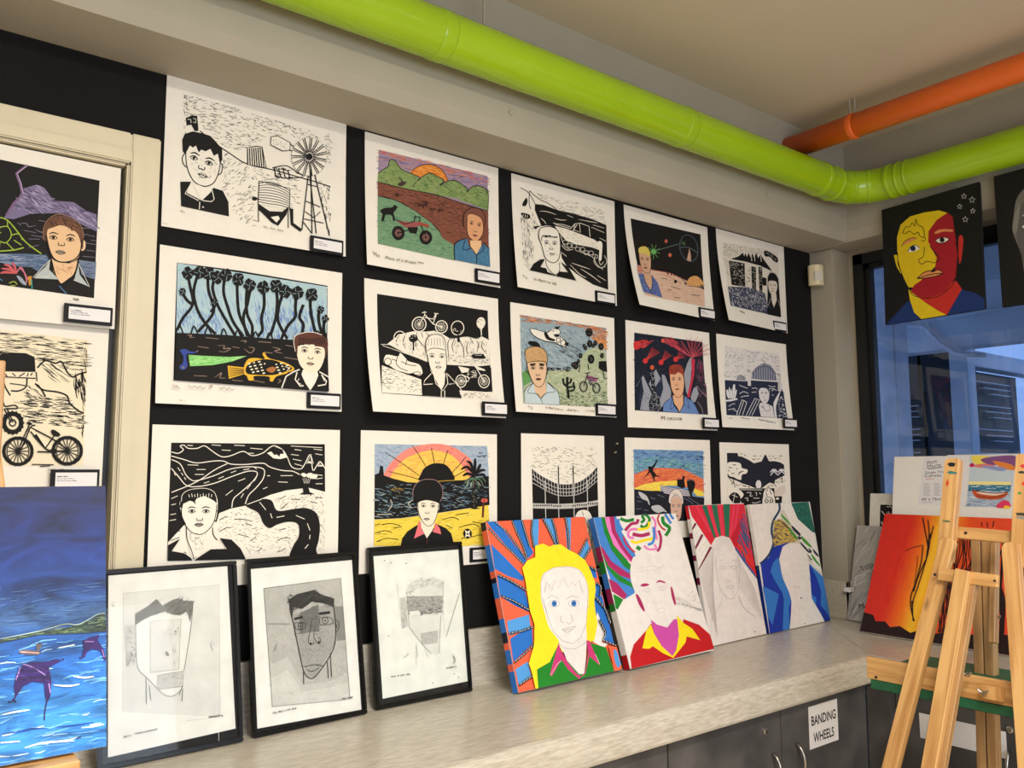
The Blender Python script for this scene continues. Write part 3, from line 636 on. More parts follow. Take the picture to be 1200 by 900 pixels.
def art_bikes_on_hill(A):
    A.P(K, "115,120 762,222 788,700 375,720 140,700")
    W = (234, 228, 214)
    A.P(W, "180,415 250,360 330,342 400,345 450,340 500,360 540,385 600,378 650,375 700,385 730,375 772,395 778,545 700,552 600,545 520,540 410,520 300,480", False)
    for t in ("250,365 230,400 240,430", "290,350 270,400 285,445", "350,345 350,380 380,420 400,440", "375,350 385,380", "400,350 430,380 430,400", "540,390 530,420 535,500", "570,385 555,430 565,470", "600,400 620,440 625,500", "650,400 640,450 650,490", "700,400 710,430 700,470", "735,400 730,440 760,480", "660,380 680,420", "340,400 345,430"):
        A.L(K, 5, t, True, True)
    A.H(K, "240,380 400,420 400,500 300,470", 40, 60, 14, 2.5, 40); A.H(K, "520,480 770,490 770,540 530,530", 130, 10, 11, 2.4, 20); A.H(K, "560,400 760,410 760,480 560,480", 50, 70, 16, 2.6, 15)
    A.P(W, "145,540 260,585 370,625 372,715 140,698"); A.H(K, "145,545 370,630 370,700 142,690", 110, 5, 16, 3, 20)
    A.P(W, "590,690 790,705 792,745 600,735"); A.H(K, "600,700 780,712 785,738 605,730", 40, 5, 16, 3, 20)
    A.LL(W, 3, "140,418 215,425 300,465 410,520", "150,425 330,490 405,522")
    # trees
    A.O(W, 5, 250, 380, 34, 38); A.O(W, 3, 250, 380, 18, 20)
    tree(A, K, 328, 455, 70, 26); A.H(W, "305,370 350,370 350,410 305,405", 10, 30, 10, 3, 60)
    A.E(K, 585, 325, 36, 42); A.O(W, 5, 585, 325, 37, 42); A.H(W, "560,320 615,325 610,350 560,345", 10, 20, 12, 4, 60); A.L(K, 14, "590,365 592,408", False)
    A.E(W, 722, 295, 26, 34); A.H(K, "700,275 745,275 742,315 702,310", 12, 40, 9, 3, 60); A.L(W, 6, "724,325 726,380", False); A.L(W, 4, "712,318 722,345 735,318", False)
    A.LL(K, 4, "540,390 600,378 650,375 700,388 730,372 772,395")
    # bicycle
    for cx, cy, r in ((360, 302, 40), (490, 318, 34)): A.E(K, cx, cy, r); A.O(W, 6, cx, cy, r, r*1.08); wheel(A, W, cx, cy, r*.72, 2, 12, hw=2)
    A.LL(W, 5, "360,302 392,245 385,230 375,235", "392,245 440,300 490,318", "392,262 440,272 455,240", "385,228 400,232", "440,300 458,245 445,238 470,240", sm=False)
    # four wheel drive
    A.P(W, "170,480 235,490 250,470 280,500 300,520 360,540 376,590 345,598 330,585 300,590 260,580 225,570 190,545 155,525", True); A.O(K, 4, 178, 520, 20); A.LL(K, 4, "235,490 225,530 250,560", "255,520 300,540 340,545", "290,500 280,540", "200,505 230,515", "250,560 290,575"); A.E(W, 345, 590, 24, 12, 15); A.O(K, 4, 345, 590, 20, 9)
    # little wagon, motorbike
    A.P(K, "662,490 680,478 735,480 752,505 730,508 680,505"); A.LL(W, 2, "685,485 725,488", sm=False)
    A.P(K, "590,560 780,560 785,700 600,690")
    for cx, cy, r in ((600, 637, 34), (735, 640, 36)): A.O(W, 5, cx, cy, r*.9, r*1.05); wheel(A, W, cx, cy, r*.66, 2, 11, hw=2)
    A.P(W, "585,550 630,560 650,565 640,585 605,590"); A.P(W, "672,545 700,555 740,570 745,580 700,572"); A.H(W, "630,580 690,570 690,620 640,625", 32, 30, 16, 3.2, 60)
    A.LL(W, 5, "680,540 735,640", "675,535 665,550", "605,600 650,620 640,640 600,637", sm=False)
    # portrait
    A.P(W, "400,420 410,385 440,365 480,370 505,395 512,450 518,520 505,590 470,605 430,590 410,520", True)
    A.LL(K, 4, "398,470 395,430 405,385 430,365 480,366 508,395 512,450 516,500 515,560 495,595 460,600 430,580 415,540 405,480", "405,460 430,445 470,445 508,455")
    for k in range(6): A.L(K, 3, [(415+k*16, 385), (410+k*18, 430)], True, True)
    feat(A, (432, 492), (490, 495), (464, 528), (468, 555), 14)
    A.P(W, "430,580 440,610 480,690 500,655 508,592"); A.P(K, "378,620 425,595 440,640 485,695 520,650 515,600 560,640 600,735 370,718"); 
    A.LL(W, 4.5, "425,592 385,632 378,655 432,652", "440,600 450,650 490,692 520,650 515,590", "520,595 568,650 525,655", "480,690 478,728", "500,690 498,730", "568,640 598,690", sm=False)

def art_sunset_beach(A):
    A.P((162, 178, 196), "148,135 825,140 830,330 145,330"); A.H([(110, 150, 190), (180, 190, 205), (90, 120, 170)], "148,137 825,142 828,330 145,330", 300, 15, 34, 4, 30)
    pk = (232, 138, 124); ye = (238, 196, 84)
    A.P(pk, "200,340 220,280 270,220 340,165 430,138 530,130 620,150 690,195 730,240 740,340 700,360 280,365", True)
    A.P(ye, "240,345 265,290 320,230 400,190 500,170 590,190 650,240 690,300 680,360 300,365", True)
    A.H([(240, 170, 90), (228, 140, 100), (244, 212, 110)], "240,330 320,235 500,172 650,245 690,340", 260, -12, 34, 3.6, 25); A.H([(222, 110, 100), (240, 160, 140)], "205,330 270,225 430,140 620,152 730,250 720,300 650,220 500,165 330,215 235,330", 120, -20, 30, 3.6, 30)
    A.LL(K, 4, "207,184 300,245 410,325", "232,302 330,325 410,348", "372,142 410,200 450,268", "485,155 495,205 502,248", "587,165 570,210 555,255", "692,208 650,260 605,308", "740,275 680,295 612,335", sm=True)
    A.P(K, "410,355 418,320 440,280 480,255 520,248 570,258 605,300 618,350 520,358", True)
    A.P(K, "145,320 170,312 180,265 195,270 200,325 260,345 340,365 420,368 620,352 680,350 720,335 828,325 828,500 700,520 520,548 300,580 140,588")
    A.H([(110, 140, 150), (150, 165, 170), (70, 100, 120)], "150,380 300,370 420,385 380,480 400,560 150,575", 120, 5, 34, 5, 28); A.H([(90, 125, 150), (140, 160, 170), (70, 100, 120)], "540,370 700,360 825,380 825,480 700,500 540,535", 110, 3, 34, 5, 22)
    A.LL((200, 196, 180), 4, "235,470 245,500 220,540", "370,470 340,495 365,520", "155,560 240,555", "420,370 380,390 368,430")
    A.H((150, 120, 60), "240,400 320,395 310,430 250,425", 12, 20, 34, 4, 40)
    sand = (232, 206, 74); A.P(sand, "140,590 300,582 520,550 700,522 820,500 826,740 135,745"); A.P(sand, "140,600 300,585 500,560 600,545 700,560 760,700 700,745 135,745")
    A.H([(205, 175, 50), (244, 224, 120), (190, 158, 44)], "140,595 300,585 520,552 822,505 822,735 135,742", 260, -8, 34, 4, 16)
    A.LL(K, 4.5, "140,670 200,655 240,665", "150,720 210,700 280,708", "180,620 240,612 290,625", "540,590 600,575 640,590", "620,560 700,548", "640,635 720,615 760,630", "650,700 720,690 760,680 810,678", "140,625 170,615", "560,620 600,640", "720,600 780,610 820,590", "250,640 300,630")
    A.LL((170, 140, 50), 5, "500,360 560,355 618,352")
    # palm
    A.L(K, 22, "740,330 735,420 738,525"); A.H((130, 124, 110), "728,350 750,350 748,510 728,510", 30, 80, 14, 3)
    for t in ("740,320 700,270 660,285", "740,320 720,250 695,235", "740,320 745,260 748,215", "740,320 770,270 780,250", "742,320 780,290 808,290", "742,325 790,315 806,330", "738,325 700,310 670,325", "740,325 715,340 690,370"): A.L(K, 17, t, True, True)
    for t in ("735,340 705,355 690,400", "738,340 720,370 712,400", "742,340 755,365 765,400", "745,338 775,350 790,385", "735,336 695,345 680,370", "745,335 785,335 806,360"): A.L((96, 130, 104), 5, t, True)
    A.LL((226, 222, 196), 2.5, "700,350 690,385", "760,360 775,385", "720,365 716,390")
    A.L((96, 46, 40), 12, "790,485 782,575", False); A.P((196, 90, 80), "772,470 785,458 812,460 815,480 795,488 775,482", True); A.L(K, 4, "772,470 785,458 812,460 815,480 795,488 775,482 772,470"); A.L(K, 3, "793,460 795,486", False)
    A.H(K, "720,515 800,512 800,525 720,525", 12, 10, 20, 5, 40)
    A.E(K, 688, 672, 26, 30); A.P((236, 230, 210), "672,650 688,660 704,650 698,672 704,695 688,686 672,695 678,672"); A.E(K, 688, 674, 6)
    # bird marks
    A.LL(K, 4, "762,200 775,208 785,200", "790,198 802,204 812,196", "770,180 780,186 790,180")
    # bust
    sk = (236, 226, 206)
    A.P(K, "290,745 300,700 330,660 390,620 395,700 445,745 480,690 500,612 560,640 590,670 608,745")
    A.P(K, "380,640 510,640 530,745 370,745"); A.P(sk, "395,480 400,560 430,610 450,628 480,615 508,560 520,490 450,470", True); A.P(sk, "408,590 415,640 445,700 480,650 495,600")
    A.P(K, "370,450 372,410 395,370 440,350 500,352 535,385 545,430 535,470 520,490 500,482 450,472 410,480 395,490 378,470", True); A.L((150, 120, 120), 3.5, "368,450 370,405 398,365 445,347 505,352 540,390 545,440 530,480")
    A.LL(K, 3.5, "395,490 400,550 425,605 455,628 485,610 508,560 518,495", "395,500 388,520 400,545", "518,505 524,520 510,550")
    feat(A, (428, 508), (485, 508), (450, 548), (446, 585), 14, lip=(170, 160, 156))
    A.P((224, 112, 120), "400,600 410,600 412,640 430,672 368,702"); A.P((224, 112, 120), "500,608 488,640 480,662 530,676 522,640")
    A.LL((110, 40, 50), 5, "445,705 445,745", sm=False)

def art_boat_wake(A):
    A.P(PW, "110,140 655,285 655,790 110,670")
    A.H(K, "165,160 640,285 650,375 560,345 350,290 270,225", 130, 14, 26, 2.2, 14); A.H(K, "115,340 150,330 200,560 160,680 130,650 118,450", 120, 80, 34, 2.4, 12); A.H(K, "190,300 240,400 200,470 150,400", 30, 75, 24, 2)
    A.P(K, "205,250 260,255 345,288 440,310 560,345 655,385 655,790 560,760 470,705 400,650 370,600 360,500 300,410 245,395 205,290", False)
    A.LL(K, 4.5, "110,140 160,170 195,225 205,250", "170,160 168,240 180,285", "172,162 230,215 290,245 350,292", "195,415 245,395")
    A.P(K, "125,250 150,208 158,235 148,262 130,265", True); A.P(K, "120,310 170,322 172,345 150,352 122,330", True); A.LL(PW, 3, "132,320 128,335", "145,322 142,342", "158,326 155,345", sm=False); A.P(K, "195,400 230,395 210,420")
    A.LL((222, 214, 200), 4.5, "235,298 280,300 340,320", "330,345 370,355 405,355", "410,322 445,338", "480,350 560,365 600,372", "240,345 265,365 275,385", "560,400 640,435", "570,385 640,405", "480,560 520,570 560,590", "370,565 400,590", "430,630 490,650 548,668", "420,640 480,700 520,720", "485,665 550,705 610,750", "590,705 640,735", "430,690 460,700", "610,470 650,490", taper=True)
    A.P((232, 226, 212), "330,395 400,412 500,450 575,480 600,500 615,550 560,530 470,515 400,490 350,430"); A.H((120, 112, 100), "345,405 570,485 600,540 400,480", 60, 20, 10, 2, 30)
    A.LL((226, 220, 206), 4, "320,375 345,388 430,412", "430,412 455,380 490,375 545,395 550,462", "455,380 450,420 490,435 485,380", "330,380 380,385 430,400", "470,385 440,430", sm=False)
    A.P(PW, "592,500 612,490 625,505 622,560 615,612 602,600 605,540", True)
    for k in range(8): A.O((214, 208, 196), 3, 395+k*26, 500+k*11+(k % 2)*10, 17, 13)
    A.LL((220, 214, 200), 3.5, "365,455 385,520 420,545", "370,520 400,550 440,545", "580,580 570,620 600,655 640,650", "570,600 590,640 625,668", "635,580 650,620 630,650", "600,600 610,640 630,620")
    # portrait
    A.P(PW, "228,440 240,405 290,395 345,420 360,470 362,560 345,610 310,632 275,610 245,550", True); A.P(PW, "265,600 240,660 320,710 350,690 355,620")
    A.LL(K, 5, "225,450 240,412 290,400 340,418 358,460 362,540 350,605 320,632 285,622 262,595 248,540 240,510 228,480 225,450", "245,495 250,465 300,465 345,470")
    A.H(K, "255,455 340,462 340,478 255,475", 22, 5, 22, 4, 15)
    feat(A, (275, 508), (325, 512), (302, 545), (308, 578), 13, bw=1.2); A.H(K, "262,490 345,500 345,600 270,590", 14, 60, 12, 3, 50)
    A.P(K, "163,682 190,640 235,612 262,610 232,660 268,668 275,690 330,712 352,685 405,690 370,640 360,625 410,660 455,740")
    A.LL(K, 4, "265,615 275,660 318,705 350,685 352,630")
    A.scr((165, 156, 142), 3, 120, 715, 150, 735, 16); A.scr((165, 156, 142), 3, 190, 735, 340, 765, 16, 16)

def art_desert_rider(A):
    A.P((146, 166, 176), "118,148 720,240 720,800 135,765")
    A.H([(100, 130, 156), (196, 204, 204), (130, 152, 156), (70, 92, 112), (176, 190, 196)], "125,240 560,260 600,330 480,500 320,520 300,440 130,500", 480, lambda x, y: 25 if x > 300 else 60, 34, 4, 25)
    A.H([(214, 130, 70), (224, 160, 110), (170, 90, 60), (120, 90, 80)], "120,150 720,242 720,400 600,290 560,240 400,215 130,200", 320, 10, 40, 4.5, 14)
    A.P((214, 150, 92), "600,300 720,330 720,400 640,330"); A.H([(200, 120, 60), (230, 170, 110), (130, 90, 70)], "600,290 720,300 720,400 640,340", 60, 60, 30, 4)
    A.H(K, "430,350 540,380 520,480 400,420", 50, 35, 44, 3.4, 10)
    G = (172, 182, 150); A.P(G, "300,545 460,540 520,520 540,450 580,400 650,375 715,410 720,800 135,765 140,640 300,600", False)
    A.H([(130, 150, 110), (206, 210, 188), (100, 120, 88), (226, 222, 204)], "300,560 500,545 540,450 650,380 715,420 718,790 380,775 330,620", 460, 20, 20, 4, 60)
    A.H([(60, 84, 56), (40, 60, 44), (110, 130, 80)], "380,700 718,690 718,800 380,780", 190, 10, 24, 4, 50)
    A.P((96, 150, 84), "130,560 170,540 190,620 140,650")
    A.H(K, "300,520 470,520 470,550 310,548", 60, 10, 20, 5, 50)
    # balloons and cacti
    A.E(K, 597, 272, 26, 32); A.LL(K, 3, "597,304 590,340", "580,250 575,262", sm=False); A.LL((120, 110, 100), 2.5, "580,255 600,250 615,265", "590,285 610,280")
    for x, y, r in ((535, 440, 18), (500, 510, 26), (570, 385, 16), (600, 355, 24), (640, 350, 18), (680, 375, 24), (608, 465, 30), (685, 440, 18), (560, 370, 14), (480, 505, 16), (520, 480, 14), (625, 370, 14)): A.E(K, x, y, r*.8, r*1.1); A.L((120, 120, 100), 2.5, [(x-r*.3, y-r*.5), (x+r*.2, y), (x, y+r*.5)])
    A.P(K, "662,480 716,478 720,555 690,550 660,530"); A.LL(K, 6, "520,560 530,500", "690,550 700,605 720,600", "585,500 590,540", sm=False)
    A.LL(K, 17, "445,735 438,650 440,590"); A.LL(K, 13, "440,650 415,640 410,600", "442,660 478,655 482,625", "440,635 462,625 464,600", "430,690 480,680 488,650")
    A.H((110, 130, 100), "405,600 485,600 485,680 430,720", 20, 80, 10, 3)
    # flying jet boat
    A.P((230, 226, 214), "185,262 192,248 230,255 300,275 330,255 370,240 395,265 385,300 430,330 440,365 410,378 360,345 290,335 215,300", True); A.LL(K, 4.5, "185,262 192,248 230,255 300,275 330,258 350,270", "185,262 215,302 290,338 360,350 410,378 438,368 432,335 385,300 395,270 370,240 345,255")
    A.P(K, "280,280 300,278 320,310 355,325 350,338 300,325", True); A.P(K, "345,290 380,285 385,305 360,310"); A.P(K, "355,230 375,235 395,225 380,250 365,255"); A.O(K, 5, 380, 330, 14, 17); A.O(K, 5, 412, 350, 16, 22, 20); A.P(K, "425,340 455,350 445,370 428,372")
    A.P(K, "172,345 200,338 240,350 258,388 225,380 185,365", True)
    # motorbike
    for cx, cy, r in ((550, 657, 28), (640, 668, 27)): A.O(K, 7, cx, cy, r*.92, r*1.25); A.O((120, 120, 130), 2.5, cx, cy, r*.6, r*.85)
    A.P((150, 96, 122), "570,575 610,585 655,600 640,625 600,620 575,605"); A.LL(K, 5, "585,560 550,655", "560,565 600,560", "600,630 640,665", "570,590 620,600 660,602", sm=False); A.H((60, 50, 90), "580,600 630,605 625,650 585,645", 24, 30, 18, 4, 60)
    # bust
    sk = (222, 186, 152); A.P((196, 158, 110), "150,420 165,392 200,378 245,380 285,405 300,450 298,500 240,490 180,500 160,480", True); A.H([(170, 120, 70), (214, 180, 130)], "155,420 200,385 285,410 295,480 170,480", 90, 60, 14, 3, 50)
    A.P(sk, "165,500 180,490 240,488 290,500 290,580 270,640 240,655 210,640 180,580", True); A.P(sk, "205,630 210,690 250,730 290,690 285,620")
    A.LL(K, 4, "150,440 155,400 200,378 250,382 290,410 302,460 298,510", "160,490 175,560 205,635 240,658 270,640 292,580 298,520 285,485 230,480 165,490", "160,520 155,545 175,570", "298,525 305,550 290,580")
    feat(A, (203, 530), (260, 530), (235, 575), (238, 605), 15, lip=(130, 70, 74), bw=1.3); A.L(K, 12, "182,505 220,500", False); A.L(K, 12, "245,500 280,505", False)
    A.P((190, 206, 212), "140,765 145,680 170,650 205,635 215,700 250,740 290,690 292,630 350,670 375,710 380,778"); A.LL(K, 3.5, "140,690 165,655 205,635", "190,645 162,695 225,705 250,740 262,770", "250,740 290,700 348,688 300,625", "300,625 355,675 378,720 378,775")
    A.scr((150, 144, 136), 3, 165, 785, 195, 800, 14); A.scr((160, 120, 110), 3, 285, 795, 400, 812, 16, 12); A.scr((150, 144, 136), 3, 430, 812, 510, 822, 14, 9); A.scr((170, 164, 154), 3, 560, 820, 630, 826, 12, 8)

def art_stadium(A):
    A.P(PW, "165,160 742,185 745,900 165,870")
    A.H(K, "168,165 742,190 742,340 640,420 540,490 400,490 280,420 168,350", 130, 12, 34, 4, 25)
    A.H((90, 86, 80), "168,165 742,190 742,340 540,470 400,470 168,340", 90, -20, 26, 3, 30)
    A.P(K, "168,365 240,420 330,475 400,503 530,503 610,470 690,410 742,350 745,900 168,880", False)
    g = (205, 203, 200)
    for off in (0, 42, 76, 108): A.L(g, 5, [(168, 362+off*1.15), (225, 410+off), (300, 455+off), (400, 500+off*.95), (530, 500+off*.95), (620, 465+off), (690, 412+off), (742, 352+off*1.15)], True)
    for k in range(22):
        x = 180+k*26; base = 503-abs(x-465)**2*.0015 if False else 0
        t = abs(x-465)/297; y0 = 503-148*t*t; sl = (x-465)*.05
        A.L(g, 4, [(x, y0), (x-sl, y0+104)], False)
    for x in (280, 395, 530, 650): A.L(g, 7, [(x, 470 if x in (280, 650) else 340), (x, 900)], False)
    A.L(K, 9, "400,342 400,500", False); A.L(K, 9, "530,342 530,500", False)
    A.L((190, 188, 184), 44, "165,690 280,694 400,698 530,694 650,684 745,668")
    for k in range(30): x = 180+k*19; A.E(K, x, 688 + (6 if 350 < x < 560 else 0) - (10 if x > 640 else 0), 6 if not 410 < x < 520 else 3, 9 if not 410 < x < 520 else 4)
    # figure in front
    A.P((232, 226, 218), "530,800 560,745 610,728 660,745 690,810 700,900 720,1000 700,1180 560,1180 520,900", True); A.LL(K, 5, "530,800 560,745 610,728 660,745 690,810 700,900", "600,745 610,780", "630,860 660,900 650,960", "620,800 640,860", "680,880 690,960 670,1020")
    A.H(K, "600,780 690,840 700,1000 640,1000", 30, 40, 20, 5, 40)

def art_space(A):
    A.P((24, 22, 22), "100,148 620,258 648,680 520,640 260,545 160,520")
    A.P((214, 180, 158), "155,515 260,548 400,570 480,600 648,680 648,800 330,755 200,735", False); A.H([(190, 140, 116), (224, 200, 180), (206, 168, 140)], "270,560 480,605 640,690 640,790 340,740", 160, 8, 30, 4, 14)
    A.LL((190, 90, 80), 3.5, "260,548 400,568 470,600 520,620", "330,575 400,600 480,640"); A.LL(K, 4, "330,605 375,615", "400,665 470,682", "375,690 405,692", "420,742 465,745", "550,720 615,722", "480,600 520,635 648,672", "530,655 640,665")
    A.P((216, 160, 100), "525,650 530,610 560,585 595,582 630,610 645,655", True); A.H([(190, 130, 70), (230, 180, 120)], "530,640 560,590 620,600 640,650", 40, 15, 16, 3)
    A.P(K, "425,620 440,615 448,628 435,642 425,632", True); A.E((96, 90, 80), 510, 640, 10); A.E((96, 90, 80), 630, 655, 12)
    A.E((200, 100, 90), 368, 322, 11, 15); A.E((206, 110, 80), 398, 430, 12, 15)
    gr = (110, 176, 96); A.E(gr, 278, 408, 20, 20)
    for k in range(9): a = k*.7+.2; A.L(gr, 5, [(278, 408), (278+math.cos(a)*48, 408+math.sin(a)*58)], True, True)
    A.L((110, 140, 120), 4, "300,398 460,342", False); A.H((110, 160, 110), "478,308 508,312 506,345 480,340", 16, 40, 12, 3, 60)
    A.O((90, 108, 116), 4.5, 535, 370, 66, 105, -12); A.LL((120, 130, 134), 4, "470,370 530,365 600,405"); A.P((190, 150, 130), "520,465 530,420 540,375 552,430 552,475"); A.L((220, 200, 180), 3, "538,378 536,468", False)
    A.P((206, 164, 136), "172,420 180,400 240,420 258,480 250,560 225,575 195,560 178,500", True); A.P((206, 164, 136), "200,560 205,630 240,690 260,640 255,570")
    A.P((214, 196, 96), "168,425 168,390 190,372 225,375 248,410 252,450 220,430 180,425", True); A.LL(K, 3, "168,420 178,500 195,555 225,575 250,560 258,480 250,430"); feat(A, (192, 470), (232, 472), (214, 510), (216, 535), 11, lip=(150, 80, 76))
    A.P((88, 104, 160), "160,580 195,580 205,640 245,700 265,640 262,590 300,640 328,748 190,712"); A.H([(60, 80, 140), (120, 140, 190)], "165,590 200,600 245,700 270,620 320,740 190,705", 70, 60, 20, 4, 30); A.LL(K, 3.5, "198,582 210,640 245,698 262,640 258,590", "245,698 250,722")
    A.P((196, 130, 116), "155,515 190,525 192,575 158,575")

def art_volcano(A):
    A.P((24, 30, 44), "115,122 632,195 670,742 112,705")
    A.H([(34, 44, 66), (20, 24, 34), (44, 50, 70)], "118,126 630,200 665,735 116,700", 260, 20, 40, 7, 60)
    r = (206, 52, 56)
    A.P(r, "112,190 150,185 170,200 150,240 115,240", True); A.H([r, (170, 40, 50), (220, 80, 80)], "140,180 250,170 200,235 130,235", 34, -15, 50, 5, 10)
    for x, y, dx, dy in ((198, 328, 100, -100), (318, 340, 70, -85), (430, 318, 60, -40)): 
        A.E(r, x, y, 19, 20)
        for k in range(6): A.L((190, 60, 60), 5, [(x, y), (x+dx*(.7+.05*k)+k*6-15, y+dy*(.8)+k*7-18)], True, True)
    A.E((220, 90, 80), 333, 182, 14, 16); A.H([(190, 50, 66), (220, 90, 100)], "330,170 400,160 480,230 520,290 440,240 350,205", 60, 35, 60, 4, 12)
    for k in range(26): a = R(-160+k*6); A.L([(190, 70, 90), (160, 40, 60), (214, 110, 120)][k % 3], 4, [(555, 305), (555+math.cos(a)*(130+k % 4*20)*.9, 305+math.sin(a)*(115+k % 3*20))], True, True)
    gy = (150, 154, 166)
    A.P(gy, "505,560 490,430 515,350 540,305 560,310 545,420 540,520 520,600"); A.P((190, 50, 76), "545,310 575,320 572,420 545,540 530,610 512,600 535,500 550,420"); A.P((40, 34, 44), "575,320 600,330 620,440 660,520 668,740 600,735 560,600")
    A.H([(120, 60, 90), (170, 60, 90), (90, 90, 110)], "580,320 630,330 665,600 600,600", 60, 75, 34, 4, 20); A.P(gy, "540,600 560,540 585,520 600,580 575,640 545,650"); A.LL(gy, 3, "585,520 620,560 665,610", "590,640 620,690 630,735")
    A.P(gy, "150,700 175,560 165,450 180,440 240,580 300,600 300,720"); A.P(gy, "220,500 275,390 310,460 250,560"); A.P(gy, "300,630 330,540 320,430 345,440 390,560 385,640 300,690"); A.P((36, 44, 66), "275,520 320,440 330,540 300,600 270,580"); A.P((34, 42, 62), "130,640 165,470 180,560 150,690")
    A.H((100, 104, 120), "160,560 300,600 300,700 150,700", 60, 60, 20, 4, 20); A.LL(gy, 3, "125,520 175,435 240,580", "270,400 310,460", "300,490 335,430 385,540", sm=False)
    A.P((26, 28, 36), "232,400 262,398 270,560 300,620 315,715 220,710 218,640 240,580"); A.E((200, 90, 60), 246, 378, 16, 18); A.H((180, 184, 196), "235,410 262,410 270,560 300,620 310,710 222,705 240,580", 80, 10, 15, 4, 70)
    sk = (222, 172, 136); A.P((150, 62, 48), "375,420 378,375 410,358 460,362 485,395 484,450 470,430 440,415 420,430 390,440 382,450", True); A.H((110, 40, 36), "380,370 470,370 480,420 390,430", 30, 40, 24, 3)
    A.P(sk, "382,450 385,430 420,432 445,415 480,440 490,500 478,570 440,605 410,585 390,530", True); A.P(sk, "400,590 410,650 450,720 480,660 480,580"); A.LL(K, 3.5, "378,440 390,535 412,585 442,608 478,575 490,500 484,440"); feat(A, (408, 468), (455, 468), (432, 510), (436, 543), 12, lip=(160, 90, 80))
    A.P((100, 132, 186), "320,715 330,660 360,630 398,600 402,660 445,725 485,660 490,590 550,640 580,690 598,738"); A.LL(K, 3.5, "322,715 330,660 360,630 398,600", "398,605 380,700 420,670 448,725", "448,725 490,660 525,695 510,620 490,590", "510,610 560,650 598,735")
    A.TX((96, 82, 76), 'M', (308, 780), (336, 783), 32); A.TX((96, 82, 76), 'ORDOR', (352, 782), (470, 786), 22)

def art_whale_boat(A):
    A.P((110, 150, 190), "150,175 850,200 872,700 850,760 850,900 160,900 155,570")
    A.H([(60, 100, 170), (90, 140, 200), (140, 170, 200), (40, 60, 110)], "152,178 850,202 855,320 600,270 400,260 152,300", 240, 8, 50, 6, 14)
    A.H([(110, 170, 170), (80, 150, 150), (150, 200, 190), (50, 90, 110)], "155,290 400,250 700,300 860,340 860,470 640,370 400,350 155,410", 260, 5, 55, 6, 18)
    A.P((222, 110, 74), "155,420 300,370 400,360 560,370 640,375 760,430 860,480 865,640 700,560 400,520 155,560"); A.H([(214, 90, 70), (236, 140, 90), (240, 160, 70), (190, 80, 90)], "155,425 400,365 640,380 860,485 865,620 700,540 400,510 155,550", 260, -12, 50, 7, 16)
    A.P((240, 214, 80), "160,560 260,520 400,500 590,490 600,540 420,540 430,600 300,585 160,590"); A.P((240, 214, 80), "770,570 860,610 872,650 800,650 760,610"); A.H([(240, 180, 60), (250, 230, 120)], "170,560 400,505 590,495 580,530 400,560 300,580", 70, -10, 50, 5)
    A.P((28, 30, 40), "155,570 200,575 300,590 400,590 520,610 640,640 740,650 872,670 872,900 158,900")
    A.P(K, "385,275 392,290 365,345 350,360 345,390 380,430 415,448 372,445 358,460 368,490 358,498 340,450 318,405 240,475 300,400 300,385 295,350 310,340 330,350 355,325", False)
    A.P((196, 190, 200), "415,535 500,555 640,575 730,600 728,650 600,640 460,615"); A.LL(K, 4, "415,535 500,555 640,575 730,600", "430,555 540,575 720,612", "440,575 560,595 725,625", "455,600 580,615 725,640", sm=False)
    A.P(K, "590,480 660,475 675,560 640,570 592,545"); A.P(K, "640,470 650,440 665,445 665,480"); A.P((240, 150, 70), "665,480 690,500 690,550 672,545"); A.P(K, "690,500 730,478 770,510 772,560 745,620 750,650 730,650 705,580", True); A.LL((150, 140, 160), 4, "700,498 735,480 745,500", sm=True)
    A.P((190, 192, 196), "195,600 230,605 280,640 305,690 312,730 300,722 285,690 230,665", True); A.P((190, 192, 196), "328,750 370,735 420,740 475,790 488,810 450,800 400,815 350,790", True)
    A.LL((130, 140, 160), 4, "390,630 430,645 460,655", "320,650 350,670 370,665", "180,690 230,700", "170,770 230,768", "250,780 300,790", "650,660 720,700 760,730", "700,660 780,710 830,740", "220,830 280,820", "180,640 215,660")
    sk = (214, 176, 156); A.P((226, 214, 208), "505,690 520,620 560,580 600,578 640,620 655,690 640,730 580,660 530,720", True); A.LL(K, 4, "505,700 515,630 560,580 600,578 640,620 655,690", "530,720 540,660 580,640 630,670 640,720"); A.H(K, "530,620 630,620 630,660 540,660", 14, 30, 22, 3, 50)
    A.P(sk, "525,740 545,670 590,655 635,690 640,760 630,860 600,900 560,900 535,850", True); feat(A, (553, 752), (610, 750), (582, 800), (585, 850), 16, white=(236, 232, 228), iris=(50, 60, 130), lip=(40, 24, 26)); A.LL(K, 3.5, "522,740 530,830 560,900")

